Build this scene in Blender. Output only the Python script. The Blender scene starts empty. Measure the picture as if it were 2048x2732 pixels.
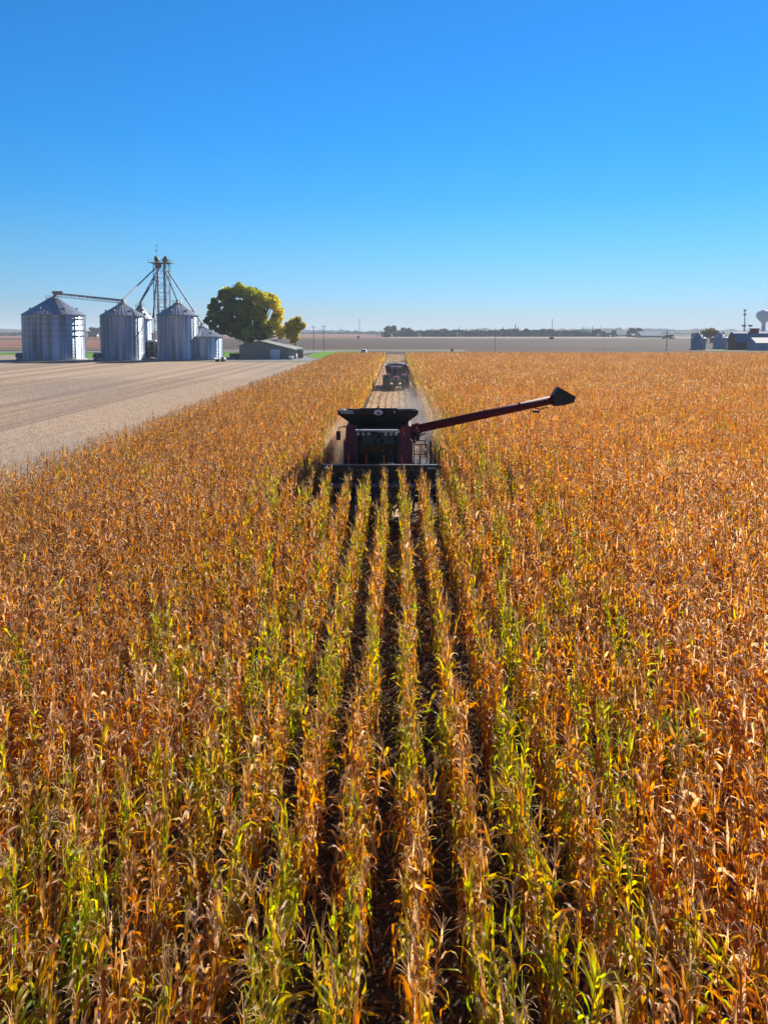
import bpy, math, random
import numpy as np
from mathutils import Vector, Matrix
R = math.radians
scene = bpy.context.scene
col = scene.collection

# ------------------------------------------------------------------ camera, sky, sun
F_PX, W_PX, H_PX = 1895.0, 2048.0, 2732.0      # focal length and frame in photograph pixels
HORIZON, VANISH = 883.0, 1060.0
CAM_H = 8.1
PRINCIPAL_Y = 992.0                            # optical axis: the photograph is cropped at the top
PITCH = math.atan((PRINCIPAL_Y - HORIZON)/F_PX)
YAW = math.atan((VANISH - W_PX/2)/F_PX*math.cos(PITCH))
cam_d = bpy.data.cameras.new('camera')
cam = bpy.data.objects.new('camera', cam_d); col.objects.link(cam)
cam.location = (0, 0, CAM_H)
cam.rotation_euler = (math.pi/2 - PITCH, 0, YAW)
cam_d.sensor_fit = 'VERTICAL'; cam_d.sensor_height = 36.0
cam_d.lens = F_PX/H_PX*36.0
cam_d.shift_y = -(H_PX/2 - PRINCIPAL_Y)/H_PX
cam_d.clip_start = 0.1; cam_d.clip_end = 20000
scene.camera = cam

SUN_AZ, SUN_EL = R(36), R(34)                  # azimuth clockwise from the rows' direction
world = bpy.data.worlds.new('World'); scene.world = world
world.use_nodes = True
wn = world.node_tree; wn.nodes.clear()
sky = wn.nodes.new('ShaderNodeTexSky'); sky.sky_type = 'NISHITA'
sky.sun_disc = False; sky.sun_elevation = SUN_EL; sky.sun_rotation = SUN_AZ
sky.altitude = 200; sky.air_density = 1.0; sky.dust_density = 0.0; sky.ozone_density = 4.0
SKY_GRADE = True
bg = wn.nodes.new('ShaderNodeBackground'); bg.inputs['Strength'].default_value = 0.13
out = wn.nodes.new('ShaderNodeOutputWorld')
hsv = wn.nodes.new('ShaderNodeHueSaturation'); hsv.inputs['Saturation'].default_value = 1.2
hsv.inputs['Value'].default_value = 0.45
geo_w = wn.nodes.new('ShaderNodeTexCoord'); sepw = wn.nodes.new('ShaderNodeSeparateXYZ')
wn.links.new(geo_w.outputs['Generated'], sepw.inputs[0])
SKY_STOPS = [(0, (1.529, 2.251, 2.669)), (0.02, (1.349, 2.301, 2.925)), (0.05, (0.966, 2.374, 3.678)), (0.1, (0.55, 2.221, 3.966)), (0.175, (0.185, 1.799, 4.192)), (0.25, (0.083, 1.486, 4.078)), (0.33, (0.078, 1.261, 3.748)), (0.43, (0.078, 1.073, 3.301)), (1, (0.043, 0.385, 1.755))]
rw = wn.nodes.new('ShaderNodeValToRGB'); el = rw.color_ramp.elements
el[0].position, el[0].color = SKY_STOPS[0][0], (*SKY_STOPS[0][1], 1); el[1].position, el[1].color = SKY_STOPS[-1][0], (*SKY_STOPS[-1][1], 1)
for p_, c_ in SKY_STOPS[1:-1]:
    e_ = el.new(p_); e_.color = (*c_, 1)
mxw = wn.nodes.new('ShaderNodeMix'); mxw.data_type = 'RGBA'; mxw.inputs['Factor'].default_value = 0.88
wn.links.new(sepw.outputs['Z'], rw.inputs[0])
wn.links.new(sky.outputs[0], hsv.inputs['Color'])
wn.links.new(hsv.outputs[0], mxw.inputs['A']); wn.links.new(rw.outputs[0], mxw.inputs['B'])
# the half of the sky away from the sun is deeper and darker
dotn = wn.nodes.new('ShaderNodeVectorMath'); dotn.operation = 'DOT_PRODUCT'; dotn.inputs[1].default_value = (math.sin(SUN_AZ), math.cos(SUN_AZ), 0)
wn.links.new(geo_w.outputs['Generated'], dotn.inputs[0])
mrw = wn.nodes.new('ShaderNodeMapRange'); mrw.inputs['From Min'].default_value = -0.6; mrw.inputs['From Max'].default_value = 0.9
mrw.inputs['To Min'].default_value = 0.32; mrw.inputs['To Max'].default_value = 1.12
wn.links.new(dotn.outputs['Value'], mrw.inputs[0])
scw = wn.nodes.new('ShaderNodeVectorMath'); scw.operation = 'SCALE'
wn.links.new(mxw.outputs['Result'], scw.inputs[0]); wn.links.new(mrw.outputs[0], scw.inputs['Scale'])
wn.links.new(scw.outputs[0], bg.inputs['Color'])
wn.links.new(bg.outputs[0], out.inputs['Surface'])

sun_d = bpy.data.lights.new('sun', 'SUN'); sun = bpy.data.objects.new('sun', sun_d); col.objects.link(sun)
sun_d.energy = 4.9; sun_d.angle = R(0.5); sun_d.color = (1.0, 0.93, 0.82)
S = Vector((math.sin(SUN_AZ)*math.cos(SUN_EL), math.cos(SUN_AZ)*math.cos(SUN_EL), math.sin(SUN_EL)))
sun.rotation_euler = (-S).to_track_quat('-Z', 'Y').to_euler()
scene.view_settings.view_transform = 'Standard'; scene.view_settings.look = 'None'
scene.view_settings.exposure = 1.0; scene.view_settings.gamma = 1.0
scene.cycles.max_bounces = 8; scene.cycles.transparent_max_bounces = 8
scene.cycles.volume_bounces = 0
scene.cycles.use_denoising = True

# ------------------------------------------------------------------ measuring helpers (photograph pixel -> place)
_fw = Vector((-math.sin(YAW)*math.cos(PITCH), math.cos(YAW)*math.cos(PITCH), -math.sin(PITCH)))
_rt = Vector((math.cos(YAW), math.sin(YAW), 0)); _up = _rt.cross(_fw)
def ray(px, py):
    return _fw + _rt*((px - W_PX/2)/F_PX) + _up*((PRINCIPAL_Y - py)/F_PX)
def gp(px, py, z=0.0):
    d = ray(px, py); t = (z - CAM_H)/d.z
    return (d.x*t, d.y*t)
def at(px, py, Y):
    d = ray(px, py); t = Y/d.y
    return (d.x*t, CAM_H + d.z*t)              # x, z on the plane y = Y

# ------------------------------------------------------------------ mesh builder
class MB:
    def __init__(self): self.v = []; self.f = []; self.m = []
    def add(self, vs, fs, m=0):
        n = len(self.v); self.v += [tuple(p) for p in vs]
        self.f += [tuple(i + n for i in q) for q in fs]; self.m += [m]*len(fs)
        return self
    def box(self, x0, x1, y0, y1, z0, z1, m=0, b=0.0):
        if b <= 0:
            vs = [(x0,y0,z0),(x1,y0,z0),(x1,y1,z0),(x0,y1,z0),(x0,y0,z1),(x1,y0,z1),(x1,y1,z1),(x0,y1,z1)]
            return self.add(vs, [(0,3,2,1),(4,5,6,7),(0,1,5,4),(1,2,6,5),(2,3,7,6),(3,0,4,7)], m)
        pr = [(x0+b,z0),(x1-b,z0),(x1,z0+b),(x1,z1-b),(x1-b,z1),(x0+b,z1),(x0,z1-b),(x0,z0+b)]
        cx, cz = (x0+x1)/2, (z0+z1)/2
        sh = lambda s: [(cx+(x-cx)*s[0], cz+(z-cz)*s[1]) for x, z in pr]
        s = ((x1-x0-2*b)/(x1-x0), (z1-z0-2*b)/(z1-z0))
        vs = [(x,y0,z) for x,z in sh(s)] + [(x,y0+b,z) for x,z in pr] + [(x,y1-b,z) for x,z in pr] + [(x,y1,z) for x,z in sh(s)]
        fs = [tuple(range(8)), tuple(range(31,23,-1))]
        for k in range(3):
            for i in range(8): fs.append((k*8+i, k*8+8+i, k*8+8+(i+1)%8, k*8+(i+1)%8))
        return self.add(vs, fs, m)
    def prism(self, pts, a0, a1, axis='y', m=0):
        # pts: outline in the plane across the axis; x-z for y, y-z for x, x-y for z
        n = len(pts)
        mk = {'y': lambda p, a: (p[0], a, p[1]), 'x': lambda p, a: (a, p[0], p[1]), 'z': lambda p, a: (p[0], p[1], a)}[axis]
        vs = [mk(p, a0) for p in pts] + [mk(p, a1) for p in pts]
        fs = [tuple(range(n)), tuple(range(2*n-1, n-1, -1))] + [(i, n+i, n+(i+1)%n, (i+1)%n) for i in range(n)]
        return self.add(vs, fs, m)
    def tube(self, pts, r, n=8, m=0, cap=True):
        rs = r if isinstance(r, (list, tuple)) else [r]*len(pts)
        P = [Vector(p) for p in pts]; vs = []; fs = []; prev = None
        for i, p in enumerate(P):
            t = (P[min(i+1, len(P)-1)] - P[max(i-1, 0)]).normalized()
            if prev is None:
                a = t.orthogonal().normalized()
            else:
                a = (prev - t*prev.dot(t)).normalized()
            prev = a; b = t.cross(a)
            vs += [tuple(p + (a*math.cos(2*math.pi*k/n) + b*math.sin(2*math.pi*k/n))*rs[i]) for k in range(n)]
        for i in range(len(P)-1):
            for k in range(n): fs.append((i*n+k, i*n+(k+1)%n, (i+1)*n+(k+1)%n, (i+1)*n+k))
        if cap: fs += [tuple(range(n-1, -1, -1)), tuple(range((len(P)-1)*n, len(P)*n))]
        return self.add(vs, fs, m)
    def lathe(self, prof, c=(0,0,0), n=24, axis='z', m=0):
        vs = []; fs = []
        for r, h in prof:
            for k in range(n):
                a = 2*math.pi*k/n; u, w = r*math.cos(a), r*math.sin(a)
                vs.append({'z': (c[0]+u, c[1]+w, c[2]+h), 'x': (c[0]+h, c[1]+u, c[2]+w), 'y': (c[0]+u, c[1]+h, c[2]+w)}[axis])
        for i in range(len(prof)-1):
            for k in range(n): fs.append((i*n+k, i*n+(k+1)%n, (i+1)*n+(k+1)%n, (i+1)*n+k))
        if prof[0][0] > 0: fs.append(tuple(range(n-1, -1, -1)))
        if prof[-1][0] > 0: fs.append(tuple(range((len(prof)-1)*n, len(prof)*n)))
        return self.add(vs, fs, m)
    def build(self, name, mats, parent=None, smooth=False, link=True):
        me = bpy.data.meshes.new(name); me.from_pydata(self.v, [], self.f)
        for mm in (mats if isinstance(mats, (list, tuple)) else [mats]): me.materials.append(mm)
        if len(me.materials) > 1: me.polygons.foreach_set('material_index', self.m)
        if smooth: me.polygons.foreach_set('use_smooth', [True]*len(self.f))
        me.update()
        import bmesh
        bm = bmesh.new(); bm.from_mesh(me); bmesh.ops.recalc_face_normals(bm, faces=bm.faces); bm.to_mesh(me); bm.free()
        o = bpy.data.objects.new(name, me)
        if link: col.objects.link(o)
        if parent: o.parent = parent
        return o
def tag(o, label=None, cat=None, group=None, kind=None):
    if label: o['label'] = label
    if cat: o['category'] = cat
    if group: o['group'] = group
    if kind: o['kind'] = kind
    return o
def thing(name, loc, label, cat, group=None, rz=0.0):
    o = bpy.data.objects.new(name, None); col.objects.link(o)
    o.location = loc; o.rotation_euler = (0, 0, rz); o.empty_display_size = 0.5
    return tag(o, label, cat, group)
def copy_thing(root, loc, rz=0.0, sc=None, label=None):
    r = root.copy(); col.objects.link(r); r.location = loc; r.rotation_euler = (0, 0, rz)
    if sc is not None: r.scale = sc if isinstance(sc, (tuple, list)) else (sc, sc, sc)
    if label: r['label'] = label
    for ch in root.children:
        c = ch.copy(); col.objects.link(c); c.parent = r
        for g in ch.children:
            d = g.copy(); col.objects.link(d); d.parent = c
    return r

# ------------------------------------------------------------------ materials
def mat(name, color, rough=0.6, metal=0.0, spec=0.5, noise=None, bump=None):
    """noise = (scale, amount[, stretch]) varies the value; bump = (scale, strength)"""
    m = bpy.data.materials.new(name); m.use_nodes = True; nt = m.node_tree
    p = nt.nodes['Principled BSDF']
    p.inputs['Base Color'].default_value = (*color, 1); p.inputs['Roughness'].default_value = rough
    p.inputs['Metallic'].default_value = metal; p.inputs['Specular IOR Level'].default_value = spec
    if noise or bump:
        tc = nt.nodes.new('ShaderNodeTexCoord')
    if noise:
        mp = nt.nodes.new('ShaderNodeMapping'); nt.links.new(tc.outputs['Object'], mp.inputs[0])
        if len(noise) > 2: mp.inputs['Scale'].default_value = noise[2]
        n = nt.nodes.new('ShaderNodeTexNoise'); n.inputs['Scale'].default_value = noise[0]; n.inputs['Detail'].default_value = 6
        nt.links.new(mp.outputs[0], n.inputs['Vector'])
        r = nt.nodes.new('ShaderNodeMapRange'); r.inputs['From Min'].default_value = 0.3; r.inputs['From Max'].default_value = 0.7
        r.inputs['To Min'].default_value = 1 - noise[1]; r.inputs['To Max'].default_value = 1 + noise[1]
        nt.links.new(n.outputs[0], r.inputs[0])
        mx = nt.nodes.new('ShaderNodeVectorMath'); mx.operation = 'SCALE'; mx.inputs[0].default_value = color
        nt.links.new(r.outputs[0], mx.inputs['Scale']); nt.links.new(mx.outputs[0], p.inputs['Base Color'])
    if bump:
        n2 = nt.nodes.new('ShaderNodeTexNoise'); n2.inputs['Scale'].default_value = bump[0]; n2.inputs['Detail'].default_value = 4
        nt.links.new(tc.outputs['Object'], n2.inputs['Vector'])
        b = nt.nodes.new('ShaderNodeBump'); b.inputs['Strength'].default_value = bump[1]; b.inputs['Distance'].default_value = 0.05
        nt.links.new(n2.outputs[0], b.inputs['Height']); nt.links.new(b.outputs[0], p.inputs['Normal'])
    return m
M = {}
M['steel'] = mat('galvanised_steel', (0.37, 0.45, 0.56), 0.38, 0.7, noise=(0.9, 0.6, (1, 1, 0.05)))
def corrugate(m, period, depth):
    nt = m.node_tree; tc = nt.nodes.new('ShaderNodeTexCoord'); sp = nt.nodes.new('ShaderNodeSeparateXYZ'); nt.links.new(tc.outputs['Object'], sp.inputs[0])
    a = nt.nodes.new('ShaderNodeMath'); a.operation = 'MULTIPLY'; a.inputs[1].default_value = 2*math.pi/period; nt.links.new(sp.outputs['Z'], a.inputs[0])
    b = nt.nodes.new('ShaderNodeMath'); b.operation = 'SINE'; nt.links.new(a.outputs[0], b.inputs[0])
    bp = nt.nodes.new('ShaderNodeBump'); bp.inputs['Strength'].default_value = 1.0; bp.inputs['Distance'].default_value = depth
    nt.links.new(b.outputs[0], bp.inputs['Height']); nt.links.new(bp.outputs[0], nt.nodes['Principled BSDF'].inputs['Normal'])
corrugate(M['steel'], 0.22, 0.022)
M['steel_roof'] = mat('roof_steel', (0.22, 0.235, 0.27), 0.36, 0.5, noise=(1.5, 0.2))
M['steel_dull'] = mat('dull_steel', (0.22, 0.23, 0.25), 0.5, 0.6, noise=(2, 0.2))
M['ring'] = mat('stiffener_steel', (0.16, 0.17, 0.2), 0.5, 0.6)
M['concrete'] = mat('concrete', (0.35, 0.33, 0.3), 0.85, noise=(1.5, 0.15))
M['shed_wall'] = mat('shed_cladding', (0.20, 0.19, 0.165), 0.6, 0.0, noise=(0.8, 0.1, (1, 1, 0.2)))
M['shed_roof'] = mat('shed_roof_metal', (0.19, 0.2, 0.17), 0.55, 0.2, noise=(0.8, 0.12))
M['white_paint'] = mat('white_paint', (0.75, 0.76, 0.78), 0.5, noise=(2, 0.05))
M['far_roof'] = mat('far_roof_metal', (0.13, 0.16, 0.22), 0.9)
M['black_paint'] = mat('black_paint', (0.014, 0.015, 0.018), 0.55, noise=(4, 0.2))
M['tank_black'] = mat('dark_tank_panel', (0.015, 0.019, 0.024), 0.6, noise=(3, 0.25))
M['dark_red'] = mat('dark_red_paint', (0.15, 0.008, 0.045), 0.4, noise=(3, 0.12))
M['auger_red'] = mat('auger_red_paint', (0.13, 0.006, 0.012), 0.6, 0.0, 0.15, noise=(3, 0.12))
M['rubber'] = mat('rubber', (0.03, 0.028, 0.026), 0.8, noise=(6, 0.3))
M['bright_red'] = mat('marker_red', (0.6, 0.03, 0.02), 0.4)
M['grey_panel'] = mat('light_grey_panel', (0.4, 0.42, 0.42), 0.5, noise=(5, 0.15))
M['wood'] = mat('weathered_pole_wood', (0.12, 0.09, 0.07), 0.85, noise=(3, 0.2))
M['barn_red'] = mat('barn_red_boards', (0.13, 0.018, 0.025), 0.8, noise=(1.2, 0.25, (4, 4, 0.3)))
M['blue_roof'] = mat('blue_grey_roof', (0.07, 0.13, 0.24), 0.75, 0.0, noise=(1, 0.12))
M['pale_metal'] = mat('pale_metal', (0.27, 0.31, 0.38), 0.6, 0.1, noise=(1, 0.12))
M['white_metal'] = mat('white_metal_roof', (0.3, 0.3, 0.31), 0.7, 0.0)
M['tower_blue'] = mat('water_tower_paint', (0.24, 0.36, 0.58), 0.7)
M['rust'] = mat('rusty_metal', (0.25, 0.09, 0.04), 0.8, noise=(3, 0.3))
M['door'] = mat('pale_blue_door', (0.5, 0.62, 0.78), 0.4)
M['bark'] = mat('bark', (0.09, 0.065, 0.05), 0.9, noise=(3, 0.3), bump=(6, 0.6))
M['rim_dust'] = mat('dusty_rim', (0.35, 0.28, 0.2), 0.6)
M['skin'] = mat('skin', (0.45, 0.25, 0.17), 0.5)
M['shirt'] = mat('dark_red_shirt', (0.1, 0.03, 0.025), 0.8)
M['cap'] = mat('dark_cap', (0.03, 0.03, 0.035), 0.8)
M['seat'] = mat('seat_fabric', (0.03, 0.03, 0.03), 0.8)
M['cab_inner'] = mat('cab_trim', (0.05, 0.05, 0.05), 0.7)
def glass_mat(name, tint, alpha):
    m = bpy.data.materials.new(name); m.use_nodes = True; nt = m.node_tree; nt.nodes.clear()
    t = nt.nodes.new('ShaderNodeBsdfTransparent'); t.inputs[0].default_value = (*tint, 1)
    g = nt.nodes.new('ShaderNodeBsdfGlossy'); g.inputs['Roughness'].default_value = 0.05
    fr = nt.nodes.new('ShaderNodeFresnel'); fr.inputs[0].default_value = 1.3
    mx = nt.nodes.new('ShaderNodeMixShader'); nt.links.new(fr.outputs[0], mx.inputs[0])
    nt.links.new(t.outputs[0], mx.inputs[1]); nt.links.new(g.outputs[0], mx.inputs[2])
    o = nt.nodes.new('ShaderNodeOutputMaterial'); nt.links.new(mx.outputs[0], o.inputs[0]); return m
M['glass'] = glass_mat('tinted_glass', (0.6, 0.66, 0.66), 0.3)

def ramp(nt, stops, interp='LINEAR'):
    r = nt.nodes.new('ShaderNodeValToRGB'); r.color_ramp.interpolation = interp; e = r.color_ramp.elements
    e[0].position, e[0].color = stops[0][0], (*stops[0][1], 1)
    e[1].position, e[1].color = stops[-1][0], (*stops[-1][1], 1)
    for p, c in stops[1:-1]:
        x = e.new(p); x.color = (*c, 1)
    return r

# translucent plant matter; 'tone' picks the leaf's own colour, place noise decides where green plants stand
def plant_mat(name, stops, green=None, trans=0.45, sat=1.15, gloss=0.35, noise_scale=0.35, thresh=(0.56, 0.63), rough=0.45):
    m = bpy.data.materials.new(name); m.use_nodes = True; nt = m.node_tree; L = nt.links; nt.nodes.clear()
    at_ = nt.nodes.new('ShaderNodeAttribute'); at_.attribute_name = 'tone'
    geo = nt.nodes.new('ShaderNodeNewGeometry')
    # broad stands of drier, paler plants towards the left edge of the field and in patches
    sx = nt.nodes.new('ShaderNodeSeparateXYZ'); L.new(geo.outputs['Position'], sx.inputs[0])
    ml = nt.nodes.new('ShaderNodeMapRange'); ml.inputs['From Min'].default_value = -1.5; ml.inputs['From Max'].default_value = -12
    ml.inputs['To Min'].default_value = 0; ml.inputs['To Max'].default_value = 0.62; L.new(sx.outputs['X'], ml.inputs[0])
    nb_ = nt.nodes.new('ShaderNodeTexNoise'); nb_.inputs['Scale'].default_value = 0.22; nb_.inputs['Detail'].default_value = 4
    L.new(geo.outputs['Position'], nb_.inputs['Vector'])
    m1 = nt.nodes.new('ShaderNodeMath'); m1.operation = 'MULTIPLY_ADD'; m1.inputs[1].default_value = 0.7; m1.inputs[2].default_value = -0.37; L.new(nb_.outputs[0], m1.inputs[0])
    m4 = nt.nodes.new('ShaderNodeMath'); m4.operation = 'ADD'; m4.use_clamp = True; L.new(m1.outputs[0], m4.inputs[0]); L.new(at_.outputs['Fac'], m4.inputs[1])
    r = ramp(nt, stops); L.new(m4.outputs[0], r.inputs[0])
    stw = nt.nodes.new('ShaderNodeMix'); stw.data_type = 'RGBA'; stw.inputs['B'].default_value = (0.40, 0.225, 0.10, 1)
    L.new(ml.outputs[0], stw.inputs['Factor']); L.new(r.outputs[0], stw.inputs['A'])
    c = stw.outputs['Result']
    ax_ = nt.nodes.new('ShaderNodeMath'); ax_.operation = 'ABSOLUTE'; L.new(sx.outputs['X'], ax_.inputs[0])
    mc = nt.nodes.new('ShaderNodeMapRange'); mc.inputs['From Min'].default_value = 2.5; mc.inputs['From Max'].default_value = 8
    mc.inputs['To Min'].default_value = 0.075; mc.inputs['To Max'].default_value = -0.075; L.new(ax_.outputs[0], mc.inputs[0])
    if green:
        mp = nt.nodes.new('ShaderNodeMapping'); mp.inputs['Scale'].default_value = (1.5, 0.6, 0.35)
        L.new(geo.outputs['Position'], mp.inputs[0])
        n = nt.nodes.new('ShaderNodeTexNoise'); n.inputs['Scale'].default_value = noise_scale*2.2; n.inputs['Detail'].default_value = 3
        n.inputs['Roughness'].default_value = 0.65
        L.new(mp.outputs[0], n.inputs['Vector'])
        a2 = nt.nodes.new('ShaderNodeAttribute'); a2.attribute_name = 'tone2'
        ad = nt.nodes.new('ShaderNodeMath'); ad.operation = 'MULTIPLY_ADD'; ad.inputs[1].default_value = 0.14
        L.new(a2.outputs['Fac'], ad.inputs[0]); L.new(n.outputs[0], ad.inputs[2])
        mr = nt.nodes.new('ShaderNodeMapRange'); mr.inputs['From Min'].default_value = thresh[0] + 0.07; mr.inputs['From Max'].default_value = thresh[1] + 0.07
        ae = nt.nodes.new('ShaderNodeMath'); ae.operation = 'ADD'; L.new(ad.outputs[0], ae.inputs[0]); L.new(mc.outputs[0], ae.inputs[1])
        L.new(ae.outputs[0], mr.inputs[0])
        gr = ramp(nt, green); L.new(at_.outputs['Fac'], gr.inputs[0])
        mx = nt.nodes.new('ShaderNodeMix'); mx.data_type = 'RGBA'
        L.new(mr.outputs[0], mx.inputs['Factor']); L.new(c, mx.inputs['A']); L.new(gr.outputs[0], mx.inputs['B'])
        c = mx.outputs['Result']
    # blotches along the blade
    n3 = nt.nodes.new('ShaderNodeTexNoise'); n3.inputs['Scale'].default_value = 9; n3.inputs['Detail'].default_value = 3
    L.new(geo.outputs['Position'], n3.inputs['Vector'])
    m3 = nt.nodes.new('ShaderNodeMapRange'); m3.inputs['From Min'].default_value = 0.3; m3.inputs['From Max'].default_value = 0.7
    m3.inputs['To Min'].default_value = 0.52; m3.inputs['To Max'].default_value = 1.32
    L.new(n3.outputs[0], m3.inputs[0])
    sc_ = nt.nodes.new('ShaderNodeVectorMath'); sc_.operation = 'SCALE'; L.new(c, sc_.inputs[0]); L.new(m3.outputs[0], sc_.inputs['Scale'])
    c = sc_.outputs[0]
    a5 = nt.nodes.new('ShaderNodeAttribute'); a5.attribute_name = 'tone2'
    m5 = nt.nodes.new('ShaderNodeMapRange'); m5.inputs['To Min'].default_value = 0.66; m5.inputs['To Max'].default_value = 1.30; L.new(a5.outputs['Fac'], m5.inputs[0])
    s5 = nt.nodes.new('ShaderNodeVectorMath'); s5.operation = 'SCALE'; L.new(c, s5.inputs[0]); L.new(m5.outputs[0], s5.inputs['Scale']); c = s5.outputs[0]
    pr = nt.nodes.new('ShaderNodeBsdfPrincipled'); pr.inputs['Roughness'].default_value = rough; pr.inputs['Specular IOR Level'].default_value = gloss
    L.new(c, pr.inputs['Base Color'])
    hs = nt.nodes.new('ShaderNodeHueSaturation'); hs.inputs['Saturation'].default_value = sat; hs.inputs['Value'].default_value = 1.35
    L.new(c, hs.inputs['Color'])
    tr = nt.nodes.new('ShaderNodeBsdfTranslucent'); L.new(hs.outputs[0], tr.inputs[0])
    mix = nt.nodes.new('ShaderNodeMixShader'); mix.inputs[0].default_value = trans
    L.new(pr.outputs[0], mix.inputs[1]); L.new(tr.outputs[0], mix.inputs[2])
    o = nt.nodes.new('ShaderNodeOutputMaterial'); L.new(mix.outputs[0], o.inputs[0])
    return m
DRY = [(0.0, (0.58, 0.34, 0.03)), (0.2, (0.58, 0.23, 0.014)), (0.45, (0.60, 0.18, 0.010)), (0.62, (0.42, 0.11, 0.010)), (0.72, (0.50, 0.24, 0.06)), (0.86, (0.60, 0.35, 0.16)), (1.0, (0.78, 0.54, 0.33))]
GRN = [(0.0, (0.15, 0.28, 0.008)), (0.3, (0.36, 0.38, 0.014)), (0.6, (0.56, 0.42, 0.03)), (1.0, (0.50, 0.28, 0.04))]
M['leaf'] = plant_mat('dry_corn_leaf', DRY, GRN, trans=0.6, gloss=0.5, sat=1.2, rough=0.42)
M['stalk'] = plant_mat('corn_stalk', [(0, (0.42, 0.27, 0.07)), (0.5, (0.40, 0.2, 0.05)), (1, (0.45, 0.33, 0.16))], GRN, trans=0.1)
M['tassel'] = plant_mat('corn_tassel', [(0, (0.40, 0.20, 0.07)), (0.5, (0.54, 0.32, 0.13)), (1, (0.70, 0.47, 0.26))], trans=0.35, sat=1.1, gloss=0.1)
M['husk'] = plant_mat('corn_husk', [(0, (0.5, 0.36, 0.15)), (1, (0.66, 0.52, 0.33))], trans=0.25, sat=1.05)
CORN_MATS = [M['leaf'], M['stalk'], M['tassel'], M['husk']]

def crown_mat(name, stops, trans=0.3):
    m = bpy.data.materials.new(name); m.use_nodes = True; nt = m.node_tree; L = nt.links; nt.nodes.clear()
    a = nt.nodes.new('ShaderNodeAttribute'); a.attribute_name = 'tone'
    r = ramp(nt, stops); L.new(a.outputs['Fac'], r.inputs[0])
    oi = nt.nodes.new('ShaderNodeObjectInfo')
    mr = nt.nodes.new('ShaderNodeMapRange'); mr.inputs['To Min'].default_value = 0.75; mr.inputs['To Max'].default_value = 1.25
    L.new(oi.outputs['Random'], mr.inputs[0])
    sc_ = nt.nodes.new('ShaderNodeVectorMath'); sc_.operation = 'SCALE'; L.new(r.outputs[0], sc_.inputs[0]); L.new(mr.outputs[0], sc_.inputs['Scale'])
    d = nt.nodes.new('ShaderNodeBsdfDiffuse'); t = nt.nodes.new('ShaderNodeBsdfTranslucent')
    L.new(sc_.outputs[0], d.inputs[0]); L.new(sc_.outputs[0], t.inputs[0])
    mix = nt.nodes.new('ShaderNodeMixShader'); mix.inputs[0].default_value = trans
    L.new(d.outputs[0], mix.inputs[1]); L.new(t.outputs[0], mix.inputs[2])
    o = nt.nodes.new('ShaderNodeOutputMaterial'); L.new(mix.outputs[0], o.inputs[0]); return m
M['oak'] = crown_mat('oak_leaves', [(0, (0.075, 0.13, 0.010)), (0.35, (0.20, 0.26, 0.010)), (0.6, (0.48, 0.46, 0.008)), (0.8, (0.72, 0.62, 0.010)), (1, (0.90, 0.66, 0.010))], 0.6)
M['far_leaves'] = crown_mat('far_leaves', [(0, (0.04, 0.065, 0.03)), (0.6, (0.09, 0.11, 0.045)), (1, (0.17, 0.16, 0.07))], 0.3)
M['conifer'] = crown_mat('conifer_leaves', [(0, (0.025, 0.045, 0.025)), (1, (0.05, 0.08, 0.04))], 0.1)
M['gold_leaves'] = crown_mat('gold_leaves', [(0, (0.12, 0.12, 0.03)), (1, (0.36, 0.28, 0.06))], 0.3)

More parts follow.
